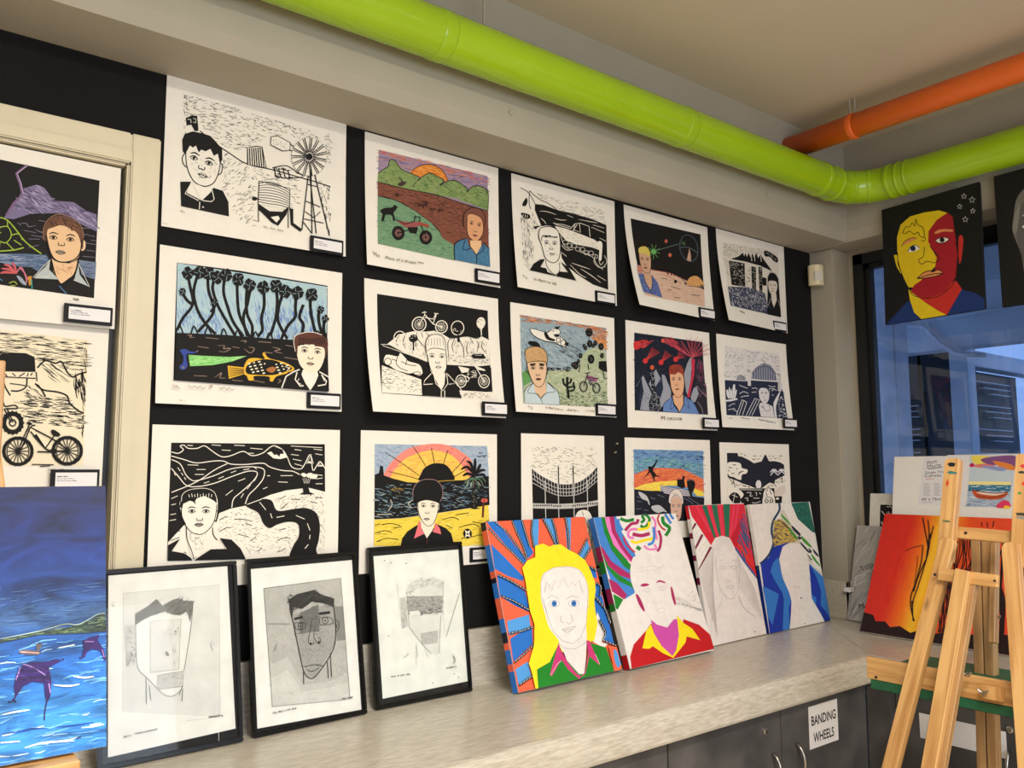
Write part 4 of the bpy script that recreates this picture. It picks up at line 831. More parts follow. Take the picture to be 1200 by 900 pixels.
def art_temple(A):
    A.P((224, 216, 204), "125,185 565,240 580,780 185,705 165,500")
    A.H((150, 142, 130), "130,190 450,230 440,290 300,265 190,320 130,300", 110, 10, 26, 3.4, 40); A.H((150, 142, 130), "135,330 175,350 190,490 160,440", 20, 70, 22, 3)
    A.P(K, "190,330 250,305 285,268 295,300 305,270 318,305 330,265 345,305 360,268 372,308 390,265 405,310 425,275 450,320 520,420 420,375 300,345", False)
    for x in (350, 375, 425): A.L((224, 216, 204), 5, [(x, 285), (x+6, 340)], False)
    A.P(K, "450,250 470,240 520,265 560,300 562,340 530,330 500,295 460,290", True); A.H((200, 192, 180), "455,250 520,270 555,330 500,290", 18, 30, 16, 3, 60)
    A.P(K, "178,345 300,360 305,555 200,545"); A.H((196, 190, 178), "182,350 298,365 300,550 205,540", 80, 20, 20, 4, 70)
    A.H((110, 96, 84), "310,400 345,400 340,550 310,550", 26, 60, 16, 4, 60)
    for x0, x1 in ((352, 388), (408, 438)):
        A.P(K, [(x0, 385), (x1, 390), (x1, 600), (x0+6, 590)]); A.H((206, 200, 188), [(x0+4, 390), (x1-4, 395), (x1-4, 590), (x0+8, 585)], 26, 5, 18, 3.4, 20)
    A.P(K, "436,470 470,480 470,540 440,540"); A.P((60, 66, 88), "170,560 330,560 450,600 480,760 185,705"); A.H((196, 192, 196), "172,565 330,565 450,600 475,750 190,700", 190, lambda x, y: 40+60*math.sin(x*.05)*math.cos(y*.06), 24, 4.4, 30)
    A.P(K, "470,760 478,600 480,470 500,425 540,435 565,480 572,600 582,780"); A.P((220, 208, 194), "484,520 495,500 545,505 555,550 540,600 515,612 490,580", True); A.P((220, 208, 194), "505,605 545,600 550,650 525,710 508,660"); feat(A, (503, 535), (534, 538), (518, 562), (518, 582), 8)
    A.LL((196, 190, 180), 3, "490,440 520,430 550,450", "478,700 500,640", "560,650 575,700"); A.LL((60, 90, 130), 4, "455,600 470,680 500,720"); A.scr((140, 132, 124), 3, 250, 742, 300, 758, 12, 6)

def art_bridge(A):
    A.P((222, 218, 216), "140,148 600,210 668,750 150,735")
    A.H((130, 130, 140), "145,150 600,215 600,370 560,340 470,290 380,350 320,400 140,400", 230, lambda x, y: -50 if x < 330 else 5, 26, 3.2, 18)
    nv = (38, 44, 66)
    A.P(nv, "142,435 330,442 365,430 590,440 640,530 665,750 152,735")
    A.P((120, 124, 146), "368,418 375,372 420,320 475,292 530,310 570,360 585,430 475,430"); A.LL(nv, 4, "368,372 420,320 475,292 530,310 575,370 605,388", "375,385 430,335 475,312 520,325 570,375")
    for k in range(20): A.L(nv if k % 2 else (190, 190, 200), 3, [(380+k*10, 375-60*math.sin(k/19*3.1)), (380+k*10, 425)], False)
    A.L(K, 4, "480,268 480,290", False); A.L((226, 222, 218), 9, "365,428 590,438", False)
    A.P((214, 210, 208), "338,480 338,370 345,345 355,360 362,375 365,480"); A.P((200, 196, 196), "592,380 600,370 612,392 622,520 592,520"); A.LL(K, 4, "340,370 346,345 356,365", "590,385 600,372 612,392")
    A.P((150, 152, 166), "232,430 260,395 290,390 318,410 325,438"); A.LL(nv, 3, "145,400 200,412 240,402 275,390 318,412", "250,405 260,432", "275,392 285,432", "300,402 305,435"); A.P((226, 222, 218), "150,408 235,412 235,430 145,428")
    W = (220, 220, 224)
    A.P(W, "152,520 168,515 172,545 178,490 195,530 215,470 228,470 230,520 245,515 236,560 228,590 165,590 155,560"); A.LL(nv, 3, "185,530 180,580", "210,490 200,585", "228,520 215,585"); A.P(W, "145,605 245,588 248,600 190,615 148,620")
    A.LL(W, 5, "265,475 300,490 335,500", "370,500 410,498 415,510", "265,550 300,530 340,545", "275,578 310,568 345,565", "370,535 410,530", "170,660 200,640 225,635", "165,690 200,680 225,680", "512,475 545,485 570,480", "515,500 560,500", "540,552 555,556", "540,520 560,505 580,515")
    for t in ("285,600 235,730", "300,610 255,735", "325,620 285,735", "395,585 315,735", "410,600 340,735", "435,600 365,735", "285,600 325,620", "395,585 435,600", "210,690 240,700 240,735"): A.L(W, 4.5, t, False)
    A.P(nv, "560,640 590,560 615,515 640,560 665,750 575,750"); A.P(W, "550,640 560,600 600,530 612,518 590,590 570,660 575,745 560,740", True); A.H(W, "590,600 625,550 655,740 590,740", 60, 40, 18, 4, 60)
    sk = (216, 212, 214); A.P(sk, "425,510 430,480 500,480 520,530 510,600 480,628 450,610 430,570", True); A.P(nv, "420,500 425,465 455,448 495,455 512,490 515,540 500,505 470,495 440,500 428,520", True); A.LL(nv, 3.5, "425,510 435,590 475,630 510,600 520,530")
    feat(A, (455, 540), (490, 540), (472, 570), (480, 600), 9); A.P(sk, "440,620 500,630 540,650 555,745 440,740 425,650"); A.LL(nv, 3.5, "455,640 480,690 520,680 510,640", "445,650 455,665 470,655"); A.scr((140, 140, 150), 3, 170, 760, 205, 762, 10, 5); A.scr((140, 140, 150), 3, 270, 755, 350, 765, 10, 10); A.scr((140, 150, 176), 3, 420, 765, 560, 790, 14, 16)

def art_bay(A):
    A.P((30, 32, 44), "195,225 305,228 420,300 480,338 560,320 600,243 640,320 700,320 760,335 798,360 805,480 700,560 560,600 480,600 380,560 300,520 200,480", False)
    A.P(PW, "308,228 590,240 560,318 480,338 420,300 350,265 315,262"); A.P(PW, "615,250 800,262 800,345 740,322 650,318")
    A.LL(K, 9, "335,240 360,238", "375,245 395,262", "470,262 505,262", "460,290 480,302 495,288", "515,298 535,292", "545,258 555,268", "645,295 662,300", "635,270 650,265", "690,292 720,292", "740,290 755,295", "745,268 780,265", "670,272 690,266", taper=True)
    A.P(PW, "200,330 300,325 340,345 350,385 400,400 410,420 395,445 360,450 345,470 340,508 300,500 265,480 225,470 200,440", True)
    A.LL(K, 12, "255,350 290,352", "212,375 245,382", "290,390 305,395", "205,405 220,415", "310,455 330,430 370,420", "240,440 270,440", taper=True)
    A.P(PW, "200,470 215,505 265,540 330,540 420,570 490,600 560,600 640,545 690,560 700,520 805,470 810,600 810,900 200,900", False)
    A.H(K, "220,520 420,575 430,595 240,560", 18, 12, 28, 6, 10); A.H(K, "600,580 690,560 690,590 600,592", 9, 5, 26, 5); A.H(K, "705,530 800,480 800,540 720,570", 16, 10, 26, 4, 20)
    A.LL(K, 7, "260,510 275,590", "770,460 775,550", "250,480 262,512"); A.LL(K, 6, "690,550 700,580 715,590", "205,450 220,500 262,540")
    for cx, cy in ((688, 430), (768, 430)):
        for a in (200, 235, 270, 310, 345, 30, 150): A.L((224, 224, 230), 11, [(cx, cy), (cx+math.cos(R(a))*22, cy+math.sin(R(a))*30), (cx+math.cos(R(a))*46, cy+math.sin(R(a))*36+22)], True, True)
    A.E((226, 224, 226), 522, 562, 30, 46)
    A.P(K, "315,600 690,605 690,780 340,780"); A.LL(PW, 6, "330,612 560,620", sm=False); A.LL((210, 208, 206), 8, "395,645 440,645 430,680 460,680", "485,645 500,650 498,680", "530,645 545,665", "375,705 405,700 400,725 415,728", "465,705 530,705", "450,750 490,755 540,740")
    A.P(PW, "200,590 280,590 340,630 362,665 340,700 300,720 200,720", True); A.P(K, "208,680 250,640 300,650 330,700 320,755 270,755 225,720", True); A.LL(PW, 5, "270,650 260,700 250,750", "240,665 300,690")
    A.P((220, 210, 196), "690,640 720,600 800,570 808,650 770,680 700,680"); A.P(K, "690,690 770,690 765,780 700,780"); A.E((236, 230, 220), 720, 715, 18, 12)
    A.P((236, 230, 220), "565,700 575,630 600,600 640,600 680,640 690,700 690,900 560,900", True); A.LL(K, 7, "565,700 575,635 620,598 675,635 690,700", "600,640 620,610", "640,620 655,670", "590,710 610,700 640,700 670,712", "600,650 610,690"); A.O(K, 9, 605, 738, 16); A.O(K, 9, 655, 738, 16)

def art_wildflower(A):
    A.P((24, 22, 22), "-330,155 0,232 405,318 380,795 -340,690")
    A.P((118, 108, 142), "20,470 60,420 100,350 150,335 185,350 220,400 300,405 350,440 392,455 395,525 340,500 240,450 130,452 60,475", False); A.H([(150, 140, 176), (90, 80, 112), (60, 56, 84), (170, 160, 190)], "60,430 110,350 170,340 230,405 340,440 392,470 392,515 240,446 130,450", 220, 30, 34, 3.6, 20)
    A.LL((120, 92, 130), 9, "115,255 70,290 85,330 95,375 60,410 30,460", sm=False); A.LL((190, 170, 200), 3, "118,255 74,290 90,330 98,372", sm=False)
    for t in ("85,492 110,492 120,505 150,500", "100,520 150,530", "145,515 170,528 190,520", "120,555 165,556", "75,490 90,500", "320,510 380,512", "340,535 385,545", "345,570 390,578", "350,600 385,605", "120,590 160,580", "-20,500 10,505", "370,560 392,562", "335,625 385,630", "130,540 180,548", "160,480 190,485"): A.L((120, 112, 132), 3.5, t, True, True)
    gl = (150, 178, 60); A.LL(gl, 5, "-60,470 0,468 35,480 70,520 110,570 170,615", "-60,610 0,605 60,600 100,590"); A.LL(gl, 4, "0,510 35,505 50,540 30,570 5,565", "50,540 80,535 95,560", "30,570 60,600", "35,480 35,505", "-40,520 0,510 -10,560 -40,570", "5,565 0,600", "80,535 60,505", "10,530 -30,530", "60,560 90,580")
    A.P((88, 108, 136), "-330,600 -100,620 0,615 100,615 190,620 200,640 160,690 130,670 60,665 0,650 -330,650", False); A.H([(120, 140, 170), (60, 80, 120), (150, 160, 180)], "0,618 190,624 160,680 0,648", 80, 5, 44, 4, 8); A.P((110, 124, 150), "320,640 390,650 385,720 330,700"); A.H((80, 90, 120), "325,645 388,652 384,715 332,698", 20, 5, 34, 4)
    pk = (196, 92, 96)
    for t in ("70,695 40,665 20,660", "70,695 25,690 5,695", "70,695 45,680 10,675", "72,695 60,660 50,655"): A.L(pk, 10, t, True, True)
    A.LL((190, 110, 130), 5, "72,690 90,670 110,720 105,740", "80,670 100,690 115,720"); A.P((150, 160, 176), "70,705 90,712 110,742 90,735", True); A.P((196, 140, 50), "115,708 130,705 130,740 120,745"); A.LL((160, 170, 60), 4, "40,735 60,728 72,740", "45,745 65,745"); A.L((60, 150, 140), 5, "130,720 132,760", False); A.LL((70, 110, 150), 5, "0,715 15,725", "240,745 270,778", sm=False)
    A.LL((170, 60, 50), 4, "-60,720 -20,712", "-100,700 -60,690")
    sk = (226, 188, 146); A.P(sk, "190,520 200,505 260,495 320,520 330,580 318,630 280,650 230,640 205,600", True); A.P(sk, "208,632 218,690 248,738 300,700 318,640 280,655 235,648"); A.P((232, 196, 156), "330,565 345,565 345,595 330,602", True)
    A.P((100, 68, 52), "182,560 182,510 205,475 240,460 285,470 325,505 338,545 335,600 318,540 290,515 250,500 215,510 195,520 190,560", True); A.H([(50, 34, 30), (130, 90, 66)], "190,500 240,465 320,505 325,535 250,500", 50, 50, 24, 3.6, 30); A.L((150, 110, 84), 3, "178,560 180,508 205,470 245,455 290,468 330,505 340,550")
    A.LL(K, 5, "188,540 198,595 215,635 255,650 300,640 325,610 332,560", "208,632 225,700 250,738 300,700 318,635")
    feat(A, (218, 550), (286, 558), (250, 578), (246, 610), 16, lip=(166, 150, 130)); A.H((190, 120, 90), "220,665 295,660 290,700 230,700", 26, 30, 14, 2.4, 40)
    A.P((176, 184, 184), "205,640 200,680 240,720 140,715 150,700 185,670"); A.P((176, 184, 184), "318,660 322,700 360,750 300,722"); A.LL((220, 216, 204), 2.5, "205,640 135,712 200,708", "318,655 362,750 298,722", sm=False)
    A.scr((130, 120, 100), 2.5, 296, 798, 320, 802, 8, 4)

def art_helmet_bike(A):
    A.P((234, 222, 194), "-330,60 395,140 370,690 -340,690")
    A.H(K, "-100,95 0,105 395,145 385,270 320,300 260,235 200,230 165,240 150,200 80,190 0,205 -100,220", 260, 4, 52, 3.4, 5)
    A.H(K, "190,240 250,250 290,280 300,330 240,320 180,260", 30, 35, 46, 3.4, 5); A.H(K, "320,310 380,290 375,440 340,380", 60, 80, 46, 4, 12); A.H(K, "90,400 180,395 290,390 370,470 370,530 150,500 100,450", 170, 5, 44, 3.6, 6); A.H(K, "375,150 392,150 372,560 362,560", 30, 85, 26, 3.4)
    A.H(K, "120,340 165,350 200,400 120,390", 20, 35, 34, 3)
    A.LL(K, 7, "170,262 190,240 210,230 250,242 275,235 300,280 325,302 350,290 385,280", "160,330 195,358 260,368 300,385 310,415 350,450 372,458", "170,335 190,360 205,388")
    A.P(K, "-60,230 0,205 60,195 120,198 158,215 162,280 0,276 -60,276", False); A.P((234, 222, 194), "-60,280 160,280 162,310 -60,304"); A.LL(K, 5, "-60,304 0,300 162,308", "8,282 12,295", "30,288 38,300", "60,285 75,298", "90,300 115,285", "125,300 130,285", "140,296 148,284", "165,280 168,320", sm=False)
    A.LL(K, 6, "20,305 30,345 52,382", "125,308 120,345 90,362 55,362"); A.LL(K, 4, "50,330 90,335 118,340")
    # motocross wheel and bars behind the easel
    A.O(K, 20, 62, 502, 38, 40); A.O(K, 6, 62, 502, 14); A.LL(K, 6, "0,395 20,410 30,430 70,425 84,438 60,440 30,440", "25,440 55,500", "38,440 64,500", "0,400 15,395")
    for k in range(16): a = k*.39; A.L(K, 8, [(62+math.cos(a)*44, 502+math.sin(a)*46), (62+math.cos(a)*51, 502+math.sin(a)*53)], False)
    for cx, cy in ((85, 626), (300, 624)): A.O(K, 15, cx, cy, 62, 58); wheel(A, K, cx, cy, 54, 4, 16, .1, 4)
    A.P((234, 222, 194), "128,505 145,512 160,540 235,600 228,620 205,610 140,545")
    A.LL(K, 6, "85,626 112,560 132,515 125,503", "98,620 125,555 140,520 160,512", "135,520 240,575 300,620", "140,540 205,615 235,625", "205,612 235,570 250,545", "215,625 300,628", "170,628 230,630"); A.P(K, "228,540 240,532 268,550 262,562 240,558", True); A.P(K, "150,560 165,550 205,610 190,605"); A.P(K, "120,500 135,496 150,508 135,515"); A.E(K, 240, 625, 16, 12)
    A.LL(K, 4, "145,683 240,685", "180,692 225,690"); A.scr((150, 140, 120), 2.5, 215, 705, 285, 705, 6, 6)
G1, G2, G3 = (196, 193, 188), (150, 147, 143), (100, 98, 96)
def art_pencil_outline(A):      # framed drawing with the empty face
    A.P((236, 233, 228), "40,120 522,72 565,738 45,850")
    A.P((222, 220, 216), "100,190 490,153 500,690 102,668"); A.H([(214, 212, 208), (226, 224, 220)], "100,190 490,153 500,690 102,668", 130, 60, 40, 3, 60)
    A.LL(G1, 2, "100,190 490,153 500,690 360,705", "100,190 102,668", sm=False)
    A.P((232, 230, 226), "150,315 165,280 270,262 345,275 382,240 370,400 350,500 345,580 300,605 240,578 158,485", False)
    A.P((128, 126, 122), "150,318 152,270 200,240 235,212 258,238 300,215 325,208 345,218 384,220 380,270 372,305 358,262 330,278 300,275 268,262 210,282 175,300", False)
    A.H([(90, 88, 86), (150, 148, 144), (110, 108, 106)], "150,318 152,270 200,240 235,212 258,238 325,208 384,220 380,270 330,278 268,262 175,300", 150, -50, 30, 2.4, 30)
    A.P((222, 220, 216), "210,302 335,292 330,498 212,508"); A.LL(G2, 2, "212,508 210,302 335,292 328,495 212,508", sm=False)
    A.LL(G3, 2.6, "150,270 152,350 160,485 200,530 245,578", "384,220 375,330 350,500", sm=True); A.LL(G2, 3, "245,578 275,602 310,602 340,575 345,560")
    A.P((205, 203, 199), "242,520 348,502 345,565 240,578"); A.H([(170, 168, 164), (190, 188, 184)], "242,520 348,502 345,565 240,578", 60, 20, 16, 2.4, 50); A.LL(G2, 2, "242,520 348,502 345,565 240,578 242,520", sm=False)
    A.P((208, 206, 202), "108,325 150,318 155,478 115,485"); A.H([(130, 128, 124), (160, 158, 154)], "108,330 150,322 155,478 115,485", 70, 60, 14, 3, 60); A.H(G3, "112,430 155,425 155,478 115,485", 22, 20, 8, 3, 60); A.LL(G1, 2, "108,325 150,318", "108,325 115,485", sm=False)
    A.LL(G3, 3, "195,530 197,635", "208,560 215,620", "345,575 342,625", "330,600 345,560", sm=False)
    A.H(G2, "265,330 325,330 325,355 265,355", 9, 30, 10, 2.4, 60); A.P(G2, "272,425 282,425 288,440 275,440", True); A.H(G2, "310,340 322,342 322,352 310,350", 4, 0, 8, 3); A.H(G2, "455,385 475,385 470,415 458,415", 4, 70, 20, 2); A.H(G1, "300,300 330,320 325,480 300,480", 20, 80, 20, 2)
    A.scr((120, 118, 114), 2.2, 105, 768, 135, 762, 9, 5); A.scr((120, 118, 114), 2.2, 152, 755, 242, 738, 8, 12); A.scr((110, 108, 104), 3, 452, 690, 510, 684, 7, 9); A.H(G1, "50,225 75,225 75,245 50,245", 6, 30, 12, 3)
    A.L((250, 250, 250), 1.5, "492,700 495,800", False)
def art_pencil_shaded(A):
    A.P((238, 235, 230), "55,103 518,62 572,742 83,838")
    A.P((186, 183, 178), "118,190 468,142 518,690 160,732")
    A.H([(176, 173, 168), (196, 193, 188), (204, 201, 196), (168, 165, 161)], "120,192 466,146 515,690 162,728", 420, 70, 34, 3, 60)
    A.P((140, 138, 134), "442,270 480,268 495,420 455,425"); A.P((200, 197, 192), "150,540 230,500 300,630 420,610 505,570 515,688 162,728", False); A.P((212, 209, 204), "155,600 230,560 300,660 420,640 508,610 516,688 162,728", False); A.H([(206, 203, 198), (218, 215, 210), (190, 187, 182)], "150,500 300,620 500,520 512,685 165,725", 130, 40, 30, 3, 60)
    A.P((166, 163, 159), "245,310 440,250 445,440 360,590 320,590 262,400"); A.H([(150, 148, 144), (180, 178, 173), (134, 132, 128)], "245,310 440,260 445,440 360,590 320,590 262,400", 240, 20, 20, 2.4, 50)
    A.P((116, 114, 112), "285,300 370,260 375,380 285,395"); A.H([(130, 128, 124), (104, 102, 100)], "285,300 370,260 375,380 285,395", 70, 10, 30, 4)
    A.P((52, 51, 50), "232,240 270,215 310,205 350,195 380,215 440,235 440,275 415,262 385,255 340,248 322,262 295,282 255,275 250,330 240,300", False); A.H([(30, 30, 30), (76, 74, 72)], "232,240 310,205 350,195 440,235 440,272 340,248 250,300", 110, -30, 22, 3, 40)
    A.H((50, 49, 48), "225,225 260,210 240,300 228,280", 22, 30, 14, 3, 60)
    A.LL((44, 43, 42), 4.5, "245,310 258,360 275,440 295,530 312,580 340,598 370,575 420,500 445,440 448,360 438,270")
    A.LL((60, 58, 57), 3, "262,345 305,345 308,370 270,375 262,345", "375,322 420,318 436,345 380,352 375,322", "448,330 462,340 462,370 450,385", "455,350 450,370", "340,330 332,380 325,430 340,445 350,430", "355,360 350,410 375,440 378,415 365,410", "310,545 345,535 395,540", "320,560 345,565 375,548", sm=True)
    A.L((40, 39, 38), 11, "258,328 298,318", False); A.L((40, 39, 38), 12, "372,303 422,296", False); A.O((50, 49, 48), 3, 287, 360, 11, 15); A.O((50, 49, 48), 3, 400, 333, 13, 15); A.E((50, 49, 48), 287, 360, 4); A.E((50, 49, 48), 400, 333, 4); A.E((40, 39, 38), 335, 438, 5); A.E((40, 39, 38), 372, 432, 5)
    A.LL((60, 58, 57), 4, "303,560 305,625", "412,520 418,595", "425,480 432,590", sm=False); A.LL((110, 108, 105), 2, "118,190 468,142 518,690 160,732 118,190", "290,545 385,530", "135,350 240,350", "165,480 180,440", sm=False)
    A.scr((110, 108, 104), 2.2, 162, 762, 275, 735, 9, 16); A.scr((100, 98, 95), 2.6, 480, 688, 530, 680, 8, 8)
def art_pencil_faint(A):
    A.P((236, 236, 229), "60,110 465,75 523,725 95,805")
    A.H([(230, 230, 223), (240, 240, 234)], "70,115 460,80 515,715 100,795", 60, 60, 30, 3, 60)
    A.P((226, 225, 219), "215,300 225,250 290,210 390,220 392,300 385,480 370,590 330,580 225,450"); A.H([(176, 174, 170), (196, 194, 190), (206, 204, 200)], "212,290 216,250 250,215 285,202 300,225 340,205 390,225 390,260 340,245 280,255 235,285", 110, -40, 22, 3, 50)
    A.P((176, 174, 169), "215,300 390,298 388,378 250,392 222,385"); A.H([(130, 128, 124), (150, 148, 144), (186, 184, 178)], "215,300 390,298 388,378 270,390 222,370", 130, 20, 24, 4, 60); A.H((96, 94, 92), "280,370 385,350 385,378 280,390", 26, -10, 16, 4); A.P((236, 235, 228), "228,372 275,366 285,388 235,392")
    A.P((206, 204, 199), "182,305 210,300 222,445 190,452"); A.H([(180, 178, 174), (160, 158, 154)], "184,305 212,300 222,445 192,450", 60, 80, 18, 2.4)
    A.P((198, 196, 191), "286,480 366,468 366,525 290,535"); A.H([(150, 148, 144), (176, 174, 170)], "286,480 366,468 366,525 290,535", 45, 20, 14, 2.6, 60); A.LL(G2, 1.8, "286,480 366,468 366,525 290,535 286,480", "335,470 340,490 350,485", sm=False)
    A.LL(G2, 2, "215,300 390,298", "228,450 290,530 335,580", "382,390 375,580", "392,230 392,390", "215,280 222,385 228,450", "262,530 268,600", sm=True); A.LL(G1, 1.6, "170,240 180,360", "395,390 400,460", "258,540 262,640", "300,540 320,600", sm=False)
    A.LL((170, 168, 160), 4, "474,280 450,360 410,495", sm=True); A.H((160, 158, 152), "440,590 455,590 462,645 448,640", 10, 75, 20, 3); A.H((176, 174, 170), "195,580 225,570 215,605 200,605", 6, -40, 16, 2.4)
    for x, y in ((213, 142), (345, 730), (474, 703), (126, 490), (140, 140), (452, 686), (110, 130)): A.E((140, 138, 134), x, y, 4, 2.6)
    A.scr((140, 138, 134), 2.4, 136, 693, 230, 682, 9, 13); A.scr((130, 128, 124), 2.6, 412, 655, 465, 648, 8, 8)

RED, BLU, LBL = (238, 104, 72), (44, 116, 206), (86, 160, 230)
def dots(A, pts, wd=10, gap=8, white=(240, 240, 240)):
    pts = S(pts); A.L((14, 14, 30), wd, pts, False)
    for a, b in zip(pts, pts[1:]):
        n = max(1, int(math.dist(a, b)/gap))
        for k in range(n): t = (k+.5)/n; A.E(white, a[0]+(b[0]-a[0])*t+(1 if k % 2 else -1), a[1]+(b[1]-a[1])*t, 2.3, 2.3, 0, 6)
def art_sunburst(A):
    A.P(RED, "28,64 508,42 682,780 185,888")
    for p, c in (("40,66 88,62 160,160 230,250 215,275 150,200 60,95", BLU), ("160,60 205,56 225,130 262,215 235,245 200,160", BLU), ("255,55 288,52 285,180 262,190 250,120", LBL), ("305,52 345,50 368,110 382,182 362,180 335,110", LBL), ("412,48 442,46 440,205 425,200", LBL),
                 ("60,172 120,230 215,330 212,350 140,325 78,290", BLU), ("88,322 150,350 222,400 240,470 235,495 170,465 100,420", BLU), ("135,540 240,510 248,570 150,610 142,600", LBL), ("150,625 190,600 255,570 258,650 165,735", BLU), ("175,770 235,735 250,800 190,850", LBL),
                 ("518,150 532,190 500,250 478,245 470,235 500,180", LBL), ("520,285 560,300 568,340 535,335", BLU), ("552,360 580,372 600,460 640,600 655,665 600,640 570,545 545,450", BLU)): A.P(c, p)
    A.P((244, 240, 236), "548,480 565,520 590,590 585,645 620,655 600,675 540,640")
    A.P((240, 236, 232), "568,500 590,560 610,620 585,650 560,640")
    for t in ("48,95 110,165 165,215 215,270", "75,62 130,110 180,175 225,245", "160,62 180,115 210,180 232,245", "205,58 222,120 245,190", "255,58 250,120 262,190", "305,52 330,100 365,175", "348,52 365,110 378,180", "412,48 425,120 430,200", "518,150 495,195 470,240", "535,190 500,250", "85,320 140,345 222,395", "100,420 160,445 250,498", "140,600 200,590 255,570", "160,740 210,700 258,655", "180,850 250,805", "520,285 560,305", "555,365 580,380 575,430", "550,430 600,490 625,560", "570,540 600,600 590,640 650,665"): dots(A, t)
    A.P((250, 228, 40), "262,185 300,175 330,190 350,182 385,180 420,205 460,225 500,255 525,300 548,360 552,400 545,450 550,500 560,560 545,640 510,650 370,700 330,740 285,862 262,868 245,790 230,745 255,660 258,560 235,490 225,420 215,350 200,290 225,255 262,240", False)
    A.P((238, 232, 230), "290,360 300,320 350,292 420,285 470,300 500,340 515,390 515,460 505,560 508,640 490,820 440,800 380,650 330,580 305,500 288,430", True)
    A.P((234, 228, 226), "370,650 508,620 495,815 470,820", False)
    g = (176, 172, 176); A.LL(g, 2.6, "290,430 288,360 305,315 350,290 420,285 470,300 502,345 515,400 512,470 505,560 480,625 440,655 390,640 345,590 320,520 300,440", "305,410 315,360 330,375 340,400 355,350 375,385 395,340 420,385 440,360 455,375 470,350 490,410", "520,470 508,490", "292,430 300,470 315,490", "370,650 400,675 450,680 505,650", "318,440 340,422 375,440", "410,440 440,425 470,435", sm=False)
    for cx in (352, 446): A.P((246, 244, 244), [(cx-24, 462), (cx, 446), (cx+24, 462), (cx, 476)], True); A.O(g, 2.4, cx, 462, 25, 15); A.E((70, 130, 200), cx, 462, 13, 14); A.E((30, 70, 140), cx, 462, 6)
    A.LL(g, 2.6, "385,520 383,545 400,555", "410,550 425,560 438,540 432,515", "388,585 420,578 455,572", "388,585 415,600 455,572", "395,590 440,585")
    A.P((34, 134, 40), "268,775 330,740 372,655 400,720 470,800 498,800 520,650 600,675 640,790 275,868", False)
    A.P((206, 60, 124), "372,650 385,690 420,750 460,800 480,812 500,790 515,700 505,640 520,640 545,700 570,760 520,715 500,800 470,828 420,780 385,730 340,808 330,800", False); A.LL((240, 220, 220), 2, "332,805 365,750 385,735", "548,705 570,755", sm=False)
    A.P(RED, "612,668 652,672 682,778 640,790"); A.P(LBL, "638,685 655,700 668,760 655,770 640,730", True); A.P(LBL, "660,740 680,750 680,768", True)
